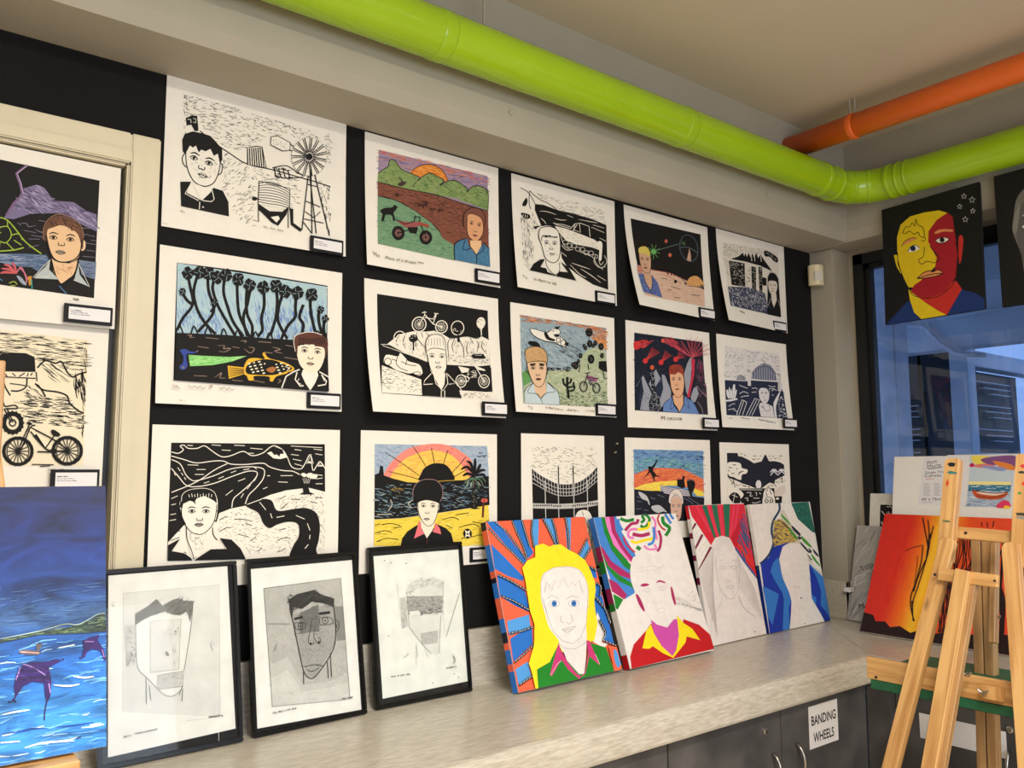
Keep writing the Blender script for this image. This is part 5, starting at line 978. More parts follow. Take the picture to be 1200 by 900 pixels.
def art_swirls(A):
    A.P((240, 234, 230), "10,68 458,56 655,772 222,868")
    B, Gn, Pk, Mg, Rd, Ye = (72, 136, 214), (34, 134, 46), (240, 130, 200), (176, 44, 100), (206, 46, 56), (250, 226, 30)
    A.P(B, "10,68 45,66 70,180 110,280 160,350 235,395 222,350 245,290 245,480 195,510 120,380 55,220", False)
    A.P(B, "10,68 60,66 80,150 130,250 200,330 245,360 235,470 200,500 150,440 90,330 50,210", False)
    A.P(Gn, "60,66 82,64 100,130 150,230 215,320 240,345 238,370 190,340 120,250 78,150"); A.P(Pk, "80,64 105,64 125,130 175,220 245,310 240,330 200,300 130,220 92,120"); A.P(Mg, "105,64 130,62 150,130 195,215 245,300 235,325 170,240 120,150"); A.P(B, "130,62 142,64 160,130 210,210 250,280 240,300 185,230 140,140")
    A.P(Mg, "55,222 75,240 120,310 190,360 232,385 235,410 165,385 100,330 65,262"); A.P(Gn, "70,270 105,335 170,390 235,430 240,455 160,415 95,350"); A.P(B, "90,335 150,410 238,455 245,480 200,500 120,420"); A.P(Mg, "105,400 150,425 205,490 190,512 125,470"); A.P(Gn, "130,480 185,512 155,565 140,560"); A.P(Gn, "232,430 240,435 240,460 228,450")
    for c, wd, t in ((Gn, 17, "165,78 200,92 240,85"), (B, 20, "150,80 155,110 175,145"), (Mg, 17, "192,145 225,110 255,105 262,85"), (Pk, 14, "258,140 225,140 208,160 215,182 240,186"), (Gn, 15, "278,105 295,90 285,70 300,60 325,90 300,130 275,120"), (Ye, 14, "258,140 290,140 318,130 322,100"), (Mg, 19, "232,165 280,175 325,165"), (Ye, 15, "225,200 250,212 300,200 345,190 350,165"), (Pk, 12, "335,75 355,100 355,150 365,200"), (B, 14, "345,130 350,180 340,215 315,225"), (Gn, 20, "255,235 275,250"), (Pk, 11, "292,230 320,250 360,248 350,225"), (Mg, 14, "372,150 385,190 380,240 365,262"), (Rd, 9, "378,62 368,90 385,130 410,150"), (Gn, 18, "395,75 400,110 432,140 410,180"), (B, 13, "408,62 425,90 440,115"), (B, 12, "432,56 445,80 455,90"), (Rd, 9, "183,178 200,220 245,265")):
        A.L(c, wd, t)
    f = (238, 232, 229); A.P(f, "225,320 245,285 300,270 370,290 400,320 415,360 440,400 445,470 455,540 450,610 410,655 360,640 310,600 275,520 245,470 222,400", True)
    A.P(Mg, "275,440 295,430 320,435 318,442 290,448", True); A.P(Mg, "358,430 375,415 405,425 405,432 378,425", True); A.P(Mg, "250,490 262,490 280,520 298,568 292,575 268,540", True); A.P(Mg, "435,455 445,460 462,535 455,545 440,500", True)
    g = (212, 208, 208); A.LL(g, 2.4, "260,350 300,345 340,340 380,350 400,335", "265,370 300,362 350,360 390,350", "285,465 310,455 335,465 310,478 285,465", "370,455 395,448 415,455 392,470 370,455", "345,515 345,530 365,535 385,530 390,512", "360,575 385,560 410,570 385,585 362,575"); A.O(g, 2.4, 310, 465, 9); A.O(g, 2.4, 392, 458, 9)
    A.H((225, 222, 220), "250,300 380,300 400,380 260,390", 30, -60, 30, 2, 20)
    A.LL((170, 166, 166), 2, "460,505 500,520 560,560 600,580", "465,515 520,545 590,580"); A.scr((180, 176, 176), 2, 465, 535, 595, 575, 14, 22); A.H((110, 106, 108), "520,480 560,480 590,540 530,530", 18, 30, 5, 3.4, 60); A.H((230, 120, 130), "460,510 480,512 480,525 462,525", 8, 30, 6, 2)
    A.P((196, 28, 34), "222,805 240,745 305,675 330,640 400,740 445,810 480,720 500,620 580,650 640,700 655,772 230,868", False)
    A.P((206, 80, 170), "330,620 360,645 415,662 450,620 478,620 480,700 460,770 440,808 390,760 345,690", False)
    A.P(Ye, "330,645 345,690 385,755 440,805 460,780 475,700 465,600 500,640 545,670 585,728 515,708 508,740 445,815 390,790 340,755 320,768 285,765 305,675", False)
def art_rays(A):
    A.P((236, 230, 228), "25,60 378,55 510,788 200,868")
    R1, Gn, Mr = (222, 40, 60), (34, 112, 84), (120, 24, 60)
    A.P(R1, "28,60 380,55 455,490 430,470 330,330 295,265 250,252 210,265 185,310 130,230 60,130", False)
    for a, b in (("120,60 150,60 215,262 202,268", Gn), ("180,58 215,57 245,250 228,252", Gn), ("252,56 295,55 292,262 270,255", Gn)): A.P(b, a)
    for t in ("85,60 180,230", "160,60 225,250", "232,57 255,250", "320,56 300,260", "345,56 315,290"): A.L((232, 60, 90), 14, t, False)
    A.P((196, 30, 50), "300,265 335,330 370,140 382,100"); 
    for k in range(7): A.L((60, 90, 140), 9, [(345+k*5, 275-k*26), (388+k*8, 400-k*38)], False); 
    for k in range(10): A.L((70, 90, 130), 4, [(350+k*3, 150+k*12), (400+k*4, 200+k*20)], False)
    A.LL((50, 90, 150), 11, "330,325 380,400 430,465 455,495", sm=False); A.LL((220, 70, 40), 10, "345,300 400,380 450,450", sm=False)
    A.P((240, 236, 232), "35,140 60,150 130,235 185,318 95,485 60,330")
    A.LL(Mr, 15, "45,215 65,210 85,175", "70,335 92,325 130,245", "90,478 110,455 185,320", sm=False)
    g = (204, 200, 200)
    for k in range(5): A.L(g, 2, [(62+k*8, 270+k*34), (105+k*16, 220+k*22)], False)
    for k in range(17): A.L(g, 1.8, [(200-k*5.5, 320+k*9), (205+k*2, 560+k*16)], False)
    for k in range(14): A.L(g, 1.8, [(330+k*8, 350+k*15), (340+k*11, 540+k*14)], False)
    for k in range(12): a = R(200+k*13); A.L(g, 1.8, [(262+30*math.cos(a), 360+60*math.sin(a)), (262+60*math.cos(a), 360+105*math.sin(a))], False)
    A.LL(g, 2.4, "215,370 220,460 245,560 300,615 345,560 352,440 345,370", "235,440 255,432 275,442 255,452 235,440", "300,435 320,428 338,438 320,448 300,435", "270,500 280,520 300,515", "275,548 300,540 320,545 300,556 275,548", "200,720 240,660 260,600", "345,590 380,660 440,700", "190,860 200,720", "240,400 262,392", "305,395 330,400"); A.E(K, 437, 778, 2.5, 4)
def art_blue_swirl(A):
    A.P((236, 230, 224), "408,58 755,40 895,730 530,792")
    t = (30, 96, 84); A.P(t, "650,48 755,40 798,225 740,200 690,140 665,90", False); A.H([(40, 120, 100), (20, 80, 72), (60, 130, 110)], "655,50 752,42 795,220 740,195 690,135", 150, 60, 24, 4, 60)
    A.H((222, 216, 208), "415,70 570,60 530,200 440,200", 60, 60, 20, 3, 60)
    A.P((212, 204, 188), "585,100 640,60 700,160 790,230 840,450 850,480 760,390 690,280 600,280", False); A.P((238, 232, 226), "590,50 650,48 690,140 790,228 835,450 790,420 640,150", False)
    dk = (24, 66, 96); A.L(dk, 13, "578,45 580,90 545,150 535,210 548,270 530,330 500,370 470,395")
    A.P((196, 170, 90), "548,150 590,140 640,180 690,265 600,290 550,310 545,230"); A.H([(70, 44, 80), (100, 70, 90), (220, 200, 80), (50, 40, 60)], "548,150 590,140 640,185 690,265 600,290 550,310 545,230", 130, 10, 22, 5, 40)
    gr = (76, 156, 60); nv = (28, 42, 60)
    for c, p in ((gr, "592,110 640,160 645,175 600,135"), (nv, "590,150 640,195 635,200 598,165"), (gr, "640,190 690,250 680,258 640,205"), (nv, "655,178 705,225 700,240 660,200"), (gr, "715,240 770,295 768,308 722,270"), (nv, "710,275 760,330 752,335 712,290"), (nv, "782,315 815,350 815,362 790,340"), (gr, "775,345 822,405 820,415 780,370"), (nv, "690,240 715,250 700,262"), (nv, "755,310 775,330 765,340"), (nv, "740,335 775,375 770,380")): A.P(c, p, True)
    A.P((28, 58, 168), "472,398 520,360 548,300 600,285 640,275 600,300 580,370 600,480 640,560 660,610 645,775 530,792", False)
    A.P((54, 124, 206), "530,440 545,390 575,360 598,470 640,560 655,600 640,650 645,775 605,782 610,600 600,560 560,500", False); A.P((54, 124, 206), "485,525 560,540 582,565 545,740 520,700"); A.P((28, 58, 168), "485,520 540,525 600,560 600,782 548,790 582,570", False)
    A.P((54, 124, 206), "760,400 850,480 895,725 830,650 790,560 770,500", False); A.P((28, 58, 168), "760,400 800,470 832,560 830,640 870,690 892,732 850,738 800,660 770,600", False); A.P((54, 124, 206), "772,575 805,600 800,640 775,610")
    f = (238, 232, 228); A.P(f, "580,370 600,310 650,280 700,285 745,330 758,400 768,500 775,600 830,690 855,738 650,775 655,610 640,560 605,480", False); A.LL((150, 170, 190), 3, "597,460 605,480 600,490", "758,480 770,510")
    g = (214, 208, 206); A.LL(g, 2, "640,450 660,440 680,450", "700,445 720,438 738,448", "640,415 670,408", "700,408 730,412", "690,640 720,652 745,645"); A.LL((120, 116, 116), 2, "670,520 672,540", "685,525 690,538", "700,530 702,540", sm=False); A.E(K, 712, 596, 4, 5); A.E(K, 735, 742, 4, 3)
def art_rays_of_sea(A):
    A.P((30, 62, 130), [A.inv(0, 0), A.inv(1, 0), A.inv(1, 1), A.inv(0, 1)])
    def q(u0, v0, u1, v1): return [A.inv(u0, v0), A.inv(u1, v0), A.inv(u1, v1), A.inv(u0, v1)]
    bands = [(0, (13, 26, 76)), (.12, (16, 34, 92)), (.25, (18, 44, 110)), (.38, (26, 56, 116)), (.48, (58, 92, 140)), (.545, (34, 80, 152)), (.66, (34, 96, 178)), (.8, (52, 128, 204)), (1, 0)]
    for (v0, c), (v1, c1) in zip(bands, bands[1:]):
        c1 = c1 or c
        for k in range(8): t = k/8; A.P(tuple(c[i]+(c1[i]-c[i])*t for i in range(3)), q(0, v0+(v1-v0)*t, 1, v0+(v1-v0)*(t+.125)))
    A.H([(70, 104, 152), (44, 76, 134), (58, 88, 140)], q(.6, .36, 1, .53), 130, -8, 70, 5, 8)
    A.H([(44, 108, 196), (90, 156, 222), (56, 128, 210), (110, 176, 230)], q(.6, .57, 1, 1), 220, -10, 80, 5, 5); A.H([(214, 232, 246), (180, 216, 244)], q(.6, .6, 1, .99), 16, -10, 50, 5, 6)
    A.H([(180, 220, 246), (220, 236, 248)], q(.6, .86, 1, .98), 16, -12, 60, 6, 6)
    A.P((46, 62, 58), "-200,530 0,515 60,505 120,490 200,480 235,468 270,460 300,440 325,432 328,488 250,495 120,500 0,525 -200,545", False); A.H([(70, 96, 70), (30, 40, 44), (100, 120, 90)], "0,518 120,492 235,470 325,436 328,486 120,498 0,522", 90, -8, 26, 4, 10); A.LL((170, 190, 170), 2.4, "0,512 120,488 200,466 235,468 262,458 300,436 325,432")
    A.P((92, 84, 92), "58,552 80,545 112,548 110,530 130,528 120,550 128,555 110,562 70,560", True); A.LL((200, 160, 150), 3, "60,552 120,556"); A.LL((60, 50, 60), 3, "118,522 125,530", sm=False)
    pu = (44, 20, 92); A.P(pu, "62,600 90,585 150,582 165,575 192,578 165,592 150,600 158,640 155,690 145,710 138,690 135,650 100,645 70,660 50,690 42,705 30,710 45,690 42,660 48,625", False); A.LL((40, 20, 70), 4, "192,578 196,574", "30,710 25,705", "145,700 138,735 136,765", "40,700 48,708"); A.LL((150, 120, 190), 4, "68,590 100,600 140,625", "150,650 155,680", "62,600 48,640"); A.H([(76, 44, 124), (34, 16, 70)], "60,605 150,590 155,650 100,640 50,660", 40, 20, 24, 3)
    A.P(pu, "255,518 275,508 308,498 300,515 318,540 328,575 322,580 312,550 285,542 268,552 262,568 250,570 258,545", False); A.LL((150, 110, 180), 3, "262,520 290,520", "315,545 322,570"); A.LL((40, 20, 70), 3, "262,560 250,573 245,568")
    A.LL((226, 240, 250), 6, "5,748 40,740 90,732", "165,655 210,658 245,652", "225,628 260,632 290,628", "0,835 60,830", "75,850 130,835 190,830 230,828", "180,540 230,530", taper=True); A.LL((24, 52, 140), 4, "0,808 60,800 100,790 150,790", "170,786 230,780 290,770", taper=True); A.LL((60, 60, 110), 3, "235,820 250,815")
def art_split_face(A):
    A.P((20, 20, 22), "165,268 640,132 673,750 195,822")
    nv = (28, 52, 112); Ye, Rd, Or = (226, 196, 30), (150, 26, 40), (226, 150, 90)
    A.P(nv, "195,820 300,705 360,740 490,778 558,650 620,665 673,690 673,750"); A.P(Ye, "303,650 310,700 330,760 365,795 420,792 485,775 400,700 330,660", False); A.P((196, 48, 40), "320,655 400,690 530,605 560,648 488,778 450,755 380,710 330,672", False)
    A.P(Ye, "232,490 250,488 252,530 268,570 262,568 245,540", True); A.P(Ye, "250,480 248,400 265,340 310,300 380,280 450,270 490,282 440,320 400,370 398,420 440,490 432,540 380,590 330,640 300,640 275,580 255,520", False)
    A.P((166, 30, 44), "490,282 515,300 525,370 540,470 530,590 480,660 400,690 340,680 315,660 330,630 380,595 430,560 440,500 398,420 400,370 440,315", False); A.P((196, 48, 44), "545,400 565,398 565,450 555,515 545,515", True)
    A.LL(K, 3.4, "250,470 255,520 275,585 305,645 330,680 400,692 470,670 530,605 545,520 530,420", "380,445 375,490 355,505 355,520 370,528 392,515 430,522 452,500 430,470", "405,440 440,490", "232,490 245,540 262,568")
    A.P(Or, "270,445 285,420 320,402 345,405 320,418 285,435", True); A.P(Or, "428,378 455,362 510,362 515,372 470,372 440,382", True); A.LL(K, 3, "270,445 285,420 320,402 345,405")
    A.P(Or, "345,598 375,570 405,560 420,566 445,555 468,570 440,585 390,595", True); A.LL(K, 4, "345,598 375,570 405,560 420,566 445,555 468,570 440,585 390,595 345,598", "350,597 410,578 466,572")
    A.P((236, 232, 224), "300,468 315,445 340,437 358,452 330,468", True); A.E((30, 34, 70), 325, 453, 13); A.LL(K, 3, "300,468 315,445 340,437 358,452"); A.P((236, 232, 224), "432,415 455,402 480,400 498,410 475,425 450,427", True); A.E((40, 26, 24), 465, 412, 12); A.LL(K, 3, "432,415 455,402 480,400 498,410 475,425 450,427 432,415")
    A.LL(K, 3, "275,380 290,350 310,350 320,330 335,345 338,312 350,340 370,350 380,380 375,400 358,392 350,375 330,385 310,370 290,382 275,380", "370,400 385,402 378,420 365,412")
    w = (206, 206, 206)
    for cx, cy, r in ((570, 203, 14), (610, 220, 16), (550, 252, 13), (613, 273, 13), (577, 314, 15)):
        pts = [(cx+math.cos(R(-90+k*36))*r*(1 if k % 2 == 0 else .45), cy+math.sin(R(-90+k*36))*r*(1 if k % 2 == 0 else .45)) for k in range(11)]; A.L(w, 2.4, pts, False)
def art_grey_face(A):
    A.P((22, 22, 24), [A.inv(0, 0), A.inv(1, 0), A.inv(1, 1), A.inv(0, 1)])
    A.P((110, 108, 102), "805,375 810,300 820,230 850,180 900,150 1000,120 1100,160 1120,350 1060,600 950,640 870,600 845,480", True); A.P((92, 90, 88), "820,380 825,300 855,230 920,200 1030,190 1080,300 1050,520 960,620 880,580 845,480", True)
    A.LL((190, 190, 188), 5, "850,300 880,290 900,300"); A.P((236, 236, 236), "850,352 870,340 905,345 900,362 870,362", True); A.E((30, 30, 32), 882, 352, 8); A.P((236, 236, 236), "960,330 985,318 1015,322 1010,338 980,342", True); A.E((30, 30, 32), 990, 330, 8); A.LL((40, 40, 42), 4, "920,350 925,430 900,450 930,462 960,445", "890,520 930,505 990,505", "850,315 890,300 915,312"); A.P((130, 128, 122), "805,375 812,300 840,240 835,300 825,375", True); A.P((140, 138, 134), "870,690 880,590 960,630 1040,560 1060,680 960,720", True)
def art_sunset_trees(A):
    def q(u0, v0, u1, v1): return [A.inv(u0, v0), A.inv(u1, v0), A.inv(u1, v1), A.inv(u0, v1)]
    n = 90; st = [(0, (206, 44, 34)), (.11, (212, 48, 32)), (.20, (232, 110, 30)), (.27, (244, 190, 46)), (.33, (240, 150, 32)), (.42, (226, 80, 34)), (.6, (222, 74, 44)), (1, (216, 70, 50))]
    for k in range(n):
        u = k/n
        for (a, ca), (b, cb) in zip(st, st[1:]):
            if a <= u <= b: t = (u-a)/(b-a); c = tuple(ca[i]+(cb[i]-ca[i])*t for i in range(3))
        f = min(1, u*8)*min(1, (1-u)*8); A.P(c, [A.inv(u+.045*f, 0), A.inv(1, 0), A.inv(1, 1), A.inv(u-.03*f, 1)])
    A.H([(196, 36, 30), (220, 60, 40)], q(.0, 0, .18, .85), 30, 100, 60, 3, 12); A.H([(240, 150, 50), (226, 90, 50)], q(.4, .1, 1, .85), 50, 100, 60, 3, 8)
    b = (34, 18, 20); A.P(b, [A.inv(0, .84), A.inv(.05, .85), A.inv(.07, .9), A.inv(.12, .89), A.inv(.15, .93), A.inv(.2, .91), A.inv(.26, .95), A.inv(.3, .92), A.inv(.38, .93), A.inv(.45, .9), A.inv(.55, .9), A.inv(.7, .86), A.inv(.85, .85), A.inv(1, .86), A.inv(1, 1), A.inv(0, 1)])
    A.LL(b, 5, "382,335 390,380 400,430 405,470", "405,345 410,400 405,460 395,530", "430,370 415,430 405,490 385,560 360,640 340,700 335,760", "382,460 375,530 350,620 330,680 330,730 345,790", "395,520 360,600 342,660", "405,440 420,400", "340,790 335,700")
    A.LL(b, 2.5, "305,480 340,465 385,455", "345,620 355,560 360,500")
    for k in range(13):
        x = 505+k*8; A.L(b, 4.5, [(x, 410+(k*7) % 30), (x+A.rng.uniform(-12, 12), 480), (x+A.rng.uniform(-20, 20)-10, 560), (470+k*4, 640), (460+k*5+A.rng.uniform(-15, 15), 720), (450+k*6, 840)], True)
    A.LL(b, 4, "590,430 585,500 600,560", "640,355 645,375", "665,355 668,378", "695,350 690,378", "700,480 715,520 735,460", "740,440 720,500 700,560", "470,850 500,760 520,660", "450,700 480,640 500,620"); A.P(b, [(735, 400), (752, 400), (740, 520), (730, 640), (748, 700), (738, 900), (715, 905), (722, 760), (700, 660), (722, 600)])
    A.P(b, "640,900 660,560 690,560 700,900"); A.LL(b, 8, "820,380 830,600 800,800", "870,380 850,600 880,850", "800,560 840,520 880,400"); A.LL(b, 5, "900,400 890,600 930,850", "950,380 960,600 900,700")
def art_canvas_label(A):
    A.P((222, 220, 222), "385,60 800,50 790,283 358,272"); A.P((196, 200, 206), "590,55 790,55 765,283 575,280")
    k = (60, 58, 66); A.TX(k, 'Mont', (402, 98), (445, 86), 18); A.TX(k, 'Marte', (402, 112), (462, 102), 15); A.L(k, 3, "402,114 430,112 466,106"); A.TX(k, 'Single Thick', (392, 136), (490, 131), 11); A.TX((30, 30, 36), 'Canvas', (390, 151), (462, 148), 14)
    for c in range(2):
        for r in range(9): A.L((160, 158, 166), 2, [(384+c*45, 178+r*6.5), (384+c*45+22+(r*7 % 12), 178+r*6.5)], False)
    A.L((200, 60, 60), 2, [(392, 159), (430, 158)], False); A.TX((50, 48, 56), '60 x 76cm', (376, 254), (470, 252), 13); A.L((150, 148, 154), 2, [(378, 262), (420, 262)], False)
    A.P((190, 204, 214), "590,60 790,58 768,180 582,180"); A.P((230, 210, 90), "595,60 650,58 700,70 660,95 610,92", True); A.P((126, 78, 130), "640,70 720,58 790,60 788,110 740,95 690,98 650,88", True); A.P((214, 120, 110), "600,100 650,92 700,102 690,112 620,108", True); A.P((220, 130, 60), "690,80 770,95 785,120 730,112", True); A.P((140, 150, 200), "640,100 740,110 730,125 660,112", True); A.P((190, 40, 90), "585,98 600,88 608,98 597,108", True)
    A.P((240, 226, 150), "584,170 770,172 768,186 583,184"); A.P((60, 120, 150), "583,184 768,186 765,215 580,212"); A.H([(40, 90, 130), (120, 170, 190), (220, 230, 236)], "583,186 768,188 764,225 580,220", 50, 2, 30, 3.4, 6); A.P((168, 184, 202), "580,212 765,215 762,283 575,280"); A.H([(110, 130, 170), (210, 216, 224), (140, 160, 190)], "580,225 762,225 760,282 576,278", 70, 4, 34, 4, 8)
    A.P((190, 84, 50), "598,208 640,215 700,222 755,216 740,240 700,250 650,248 615,240", True); A.P((230, 210, 190), "620,216 700,224 745,220 700,232 640,226", True); A.LL((110, 40, 30), 3, "598,208 640,215 700,222 755,216", "615,232 680,242 745,228")
    A.P((220, 60, 100), "705,285 715,265 740,252 762,262 765,285", True); A.P((244, 200, 60), "730,290 745,275 765,280 765,290")
def art_grey_words(A):
    A.P((168, 166, 164), [A.inv(0, 0), A.inv(1, 0), A.inv(1, 1), A.inv(0, 1)])
    A.H([(146, 144, 143), (190, 188, 186), (206, 204, 202), (132, 131, 130), (176, 174, 172)], [A.inv(0, 0), A.inv(1, 0), A.inv(1, 1), A.inv(0, 1)], 170, -55, 110, 7, 30)
    A.TX(K, 'Tutti', (106, 560), (150, 538), 24); A.TX(K, 'Me', (88, 722), (124, 722), 24)
def art_small_print(A):
    A.P((222, 220, 214), [A.inv(0, 0), A.inv(1, 0), A.inv(1, 1), A.inv(0, 1)]); A.P(K, "185,270 420,275 420,372 182,366"); A.H((220, 218, 212), "188,275 400,280 400,368 186,364", 70, 50, 26, 4, 40)
# ------------------------------------------------------------------ counter and cabinets
prof = [(-0.002, 1.083), (-0.018, 1.083), (-0.018, 0.950), (-0.022, 0.928), (-0.033, 0.912), (-0.050, 0.903), (-0.070, 0.900), (-0.612, 0.900), (-0.624, 0.897), (-0.632, 0.889), (-0.635, 0.877), (-0.635, 0.812), (-0.632, 0.803), (-0.624, 0.798), (-0.600, 0.798), (-0.600, 0.862), (-0.002, 0.862)]
o = prism('worktop', prof, 'x', -2.55, 0, 'laminate', ends=lambda y: 3.785+y-0.0013)
for p in o.data.polygons: p.use_smooth = False
tag(o, 'long speckled beige laminate worktop with coved splashback under the black wall', 'worktop')
prof2 = [(3.15+d, z) for d, z in ((.850, .900), (.7035, .900), (.703, .900), (.635, .900), (.632, .900), (.023, .900), (.011, .897), (.003, .889), (0, .877), (0, .812), (.003, .803), (.011, .798), (.035, .798), (.035, .862), (.632, .862), (.635, .862), (.703, .862), (.7035, .862), (.850, .862))]
o = prism('worktop', prof2, 'y', -3.6, 0, 'laminate_side', ends=lambda x: min(-0.635+(x-3.15)-0.0013, -0.131 if x > 3.8531 else -0.002))
tag(o, 'speckled beige laminate worktop turning under the window', 'worktop')
o = multi_box('splashback', [((3.837, -0.145, 0.90), (3.8525, -0.002, 1.078)), ((3.837, -0.145, 0.90), (4.0, -0.131, 1.078))], 'laminate', bevel=0.002); tag(o, 'short laminate splashback wrapping the foot of the grey corner pier', 'splashback')
tag(box('filler_block', (3.800, -0.175, 1.035), (3.836, -0.140, 1.055), 'card', bevel=0.002), 'small white block on the splashback corner of the pier', 'block')

def knob_lock(parent, x, y, z, ax):
    bm = bmesh.new(); d = Vector((0, -1, 0)) if ax == 'y' else Vector((-1, 0, 0)); p = Vector((x, y, z))
    tube_pts(bm, [p, p+d*.006, p+d*.008], [.012, .012, .008], 14); return bm_obj('lock', bm, 'steel', parent)
def bow(parent, x, y, z0, z1, ax):
    pts = [];
    for k in range(11):
        t = k/10; out = .004+.030*math.sin(math.pi*t)**.6; z = z0+(z1-z0)*t
        pts.append((x, y-out, z) if ax == 'y' else (x-out, y, z))
    return tube('handle', pts, 0.0055, 'steel', parent, 10)
def cabinet(lab, seams, ax, f0, extra):
    t = empty('base_cabinet', ((seams[0]+seams[-1])/2, f0+.25, 0) if ax == 'y' else (f0+.25, (seams[0]+seams[-1])/2, 0)); tag(t, lab, 'cabinet')
    L0 = t.location
    def B(n, a, b, m, par, bev=.0015):
        if ax == 'y': p, q = (a[0], f0+a[1], a[2]), (b[0], f0+b[1], b[2])
        else: p, q = (f0+a[1], a[0], a[2]), (f0+b[1], b[0], b[2])
        lo = tuple(min(i, j)-l for i, j, l in zip(p, q, L0)); hi = tuple(max(i, j)-l for i, j, l in zip(p, q, L0))
        return box(n, lo, hi, m, par, bevel=bev)
    B('body', (seams[0]+.001, .02, .10), (seams[-1]-.001, .5, .80), 'cab_edge', t); B('plinth', (seams[0]+.001, .06, 0), (seams[-1]-.001, .45, .10), 'cabinet', t)
    ds = []
    for a, b in zip(seams, seams[1:]): ds.append(B('door', (a+.002, 0, .11), (b-.002, .019, .792), 'cabinet', t, .001))
    for i, kind, u, z0, z1 in extra:
        uu = (u-L0.x, f0-L0.y) if ax == 'y' else (f0-L0.x, u-L0.y)
        if kind == 'h': bow(ds[i], uu[0], uu[1], z0, z1, ax)
        else: knob_lock(ds[i], uu[0], uu[1], z0, ax)
    return t
cabinet('charcoal two-door base cabinet carrying the printed sign', (2.009, 2.590, 3.150), 'y', -0.600, [(0, 'h', 2.535, .53, .655), (1, 'h', 2.676, .535, .66), (0, 'l', 2.497, .734, 0)])
cabinet('charcoal two-door base cabinet left of the one with the sign', (0.847, 1.428, 2.007), 'y', -0.600, [(0, 'h', 1.38, .53, .655), (1, 'h', 1.48, .53, .655)])
cabinet('charcoal two-door base cabinet at the left end of the worktop', (-0.315, 0.266, 0.845), 'y', -0.600, [(0, 'h', .21, .53, .655), (1, 'h', .32, .53, .655)])
cabinet('charcoal base cabinet under the window behind the easel', (-1.79, -1.16, -0.70), 'x', 3.185, [(1, 'l', -1.104, .729, 0), (1, 'h', -1.098, .53, .655), (0, 'h', -1.22, .53, .655)])
tag(box('cabinet_filler', (3.152, -0.698, .10), (3.20, -0.602, .797), 'cabinet', bevel=.001), 'narrow charcoal filler strip in the inner corner of the cabinets', 'panel')
def paper_sign(name, lab, cat, texts, loc, rz, w_, h_):
    t = empty(name, loc, (0, 0, rz)); tag(t, lab, cat)
    box('sheet', (0, -0.0012, 0), (w_, 0, h_), 'card', t)
    A = Ink([(0, 0), (w_*1000, 0), (w_*1000, h_*1000), (0, h_*1000)], w_, h_, base=.0014, name=name)
    for s, x0, x1, y, hh in texts:
        A = Ink([(0, 0), (w_*1000, 0), (w_*1000, h_*1000), (0, h_*1000)], w_, h_, base=.0014, name=name)
        A.TX(K, s, (x0, y), (x1, y), hh, .018); A.build('lettering', t)
paper_sign('paper_sign', 'white paper sign reading BANDING WHEELS on the cabinet door', 'sign', [('BANDING', 15, 174, 68, 34), ('WHEELS', 24, 158, 128, 34)], (2.757, -0.6012, 0.622), 0, 0.187, 0.148)
paper_sign('paper_sign', 'blank white paper sheet on the cabinet behind the easel', 'sign', [], (3.1835, -0.79, 0.628), R(-90), 0.30, 0.09)

# ------------------------------------------------------------------ pipes
def pipe_thing(name, lab, pts, r, m, rings, parent_parts=()):
    t = empty(name, pts[0]); tag(t, lab, 'pipe'); L0 = Vector(pts[0])
    tube('duct', [Vector(p)-L0 for p in pts], r, m, t, 36)
    for c, d, w_, rr in rings:
        c = Vector(c)-L0; d = Vector(d).normalized()
        bm = bmesh.new(); tube_pts(bm, [c-d*w_/2, c-d*w_*.42, c-d*w_*.1, c+d*w_*.1, c+d*w_*.42, c+d*w_/2], [r+.0005, rr, rr*1.0, rr, rr, r+.0005], 36); o = bm_obj('joint_ring', bm, m, t)
        for p in o.data.polygons: p.use_smooth = len(p.vertices) == 4
    return t
PZ, PY, PX, PR = 2.948, -0.345, 3.700, 0.077
bend = [(PX-.17+.17*math.sin(R(a)), PY-.17+.17*math.cos(R(a)), PZ) for a in range(0, 91, 9)]
rings = [((1.33, PY, PZ), (1, 0, 0), .05, PR+.002), ((0.70, PY, PZ), (1, 0, 0), .05, PR+.003), ((2.45, PY, PZ), (1, 0, 0), .05, PR+.002), ((3.40, PY, PZ), (1, 0, 0), .045, PR+.003), ((3.50, PY, PZ), (1, 0, 0), .02, PR+.004)]
for k in (2, 4):
    a = R(k*15); rings.append(((PX-.17+.17*math.sin(a), PY-.17+.17*math.cos(a), PZ), (math.cos(a), -math.sin(a), 0), .014, PR+.002))
rings += [((PX, PY-.19, PZ), (0, 1, 0), .022, PR+.0035), ((PX, PY-.235, PZ), (0, 1, 0), .014, PR+.003), ((PX, PY-.275, PZ), (0, 1, 0), .012, PR+.003)]
gp = pipe_thing('overhead_pipe', 'thick lime green pipe running under the ceiling and round the corner', [(-2.59, PY, PZ), (-1, PY, PZ), (1.5, PY, PZ)]+[bend[0]]+bend[1:]+[(PX, -2, PZ), (PX, -5.5, PZ)], PR, 'lime', rings)
for sx, sy in ((1.5, PY), (PX, -1.8), (-1, PY)):
    bm = bmesh.new(); L0 = gp.location; tube_pts(bm, [Vector((sx, sy, PZ+.07))-L0, Vector((sx, sy, 3.226))-L0], .005, 8); bm_obj('hanger', bm, 'wall', gp)
op = pipe_thing('overhead_pipe', 'orange pipe hanging below the ceiling towards the window side', [(3.315, -0.2495, 3.10), (3.315, -1.2, 3.10), (3.315, -5.5, 3.10)], 0.052, 'orange', [((3.315, -.57, 3.10), (0, 1, 0), .03, .056), ((3.315, -2.6, 3.10), (0, 1, 0), .03, .056)])
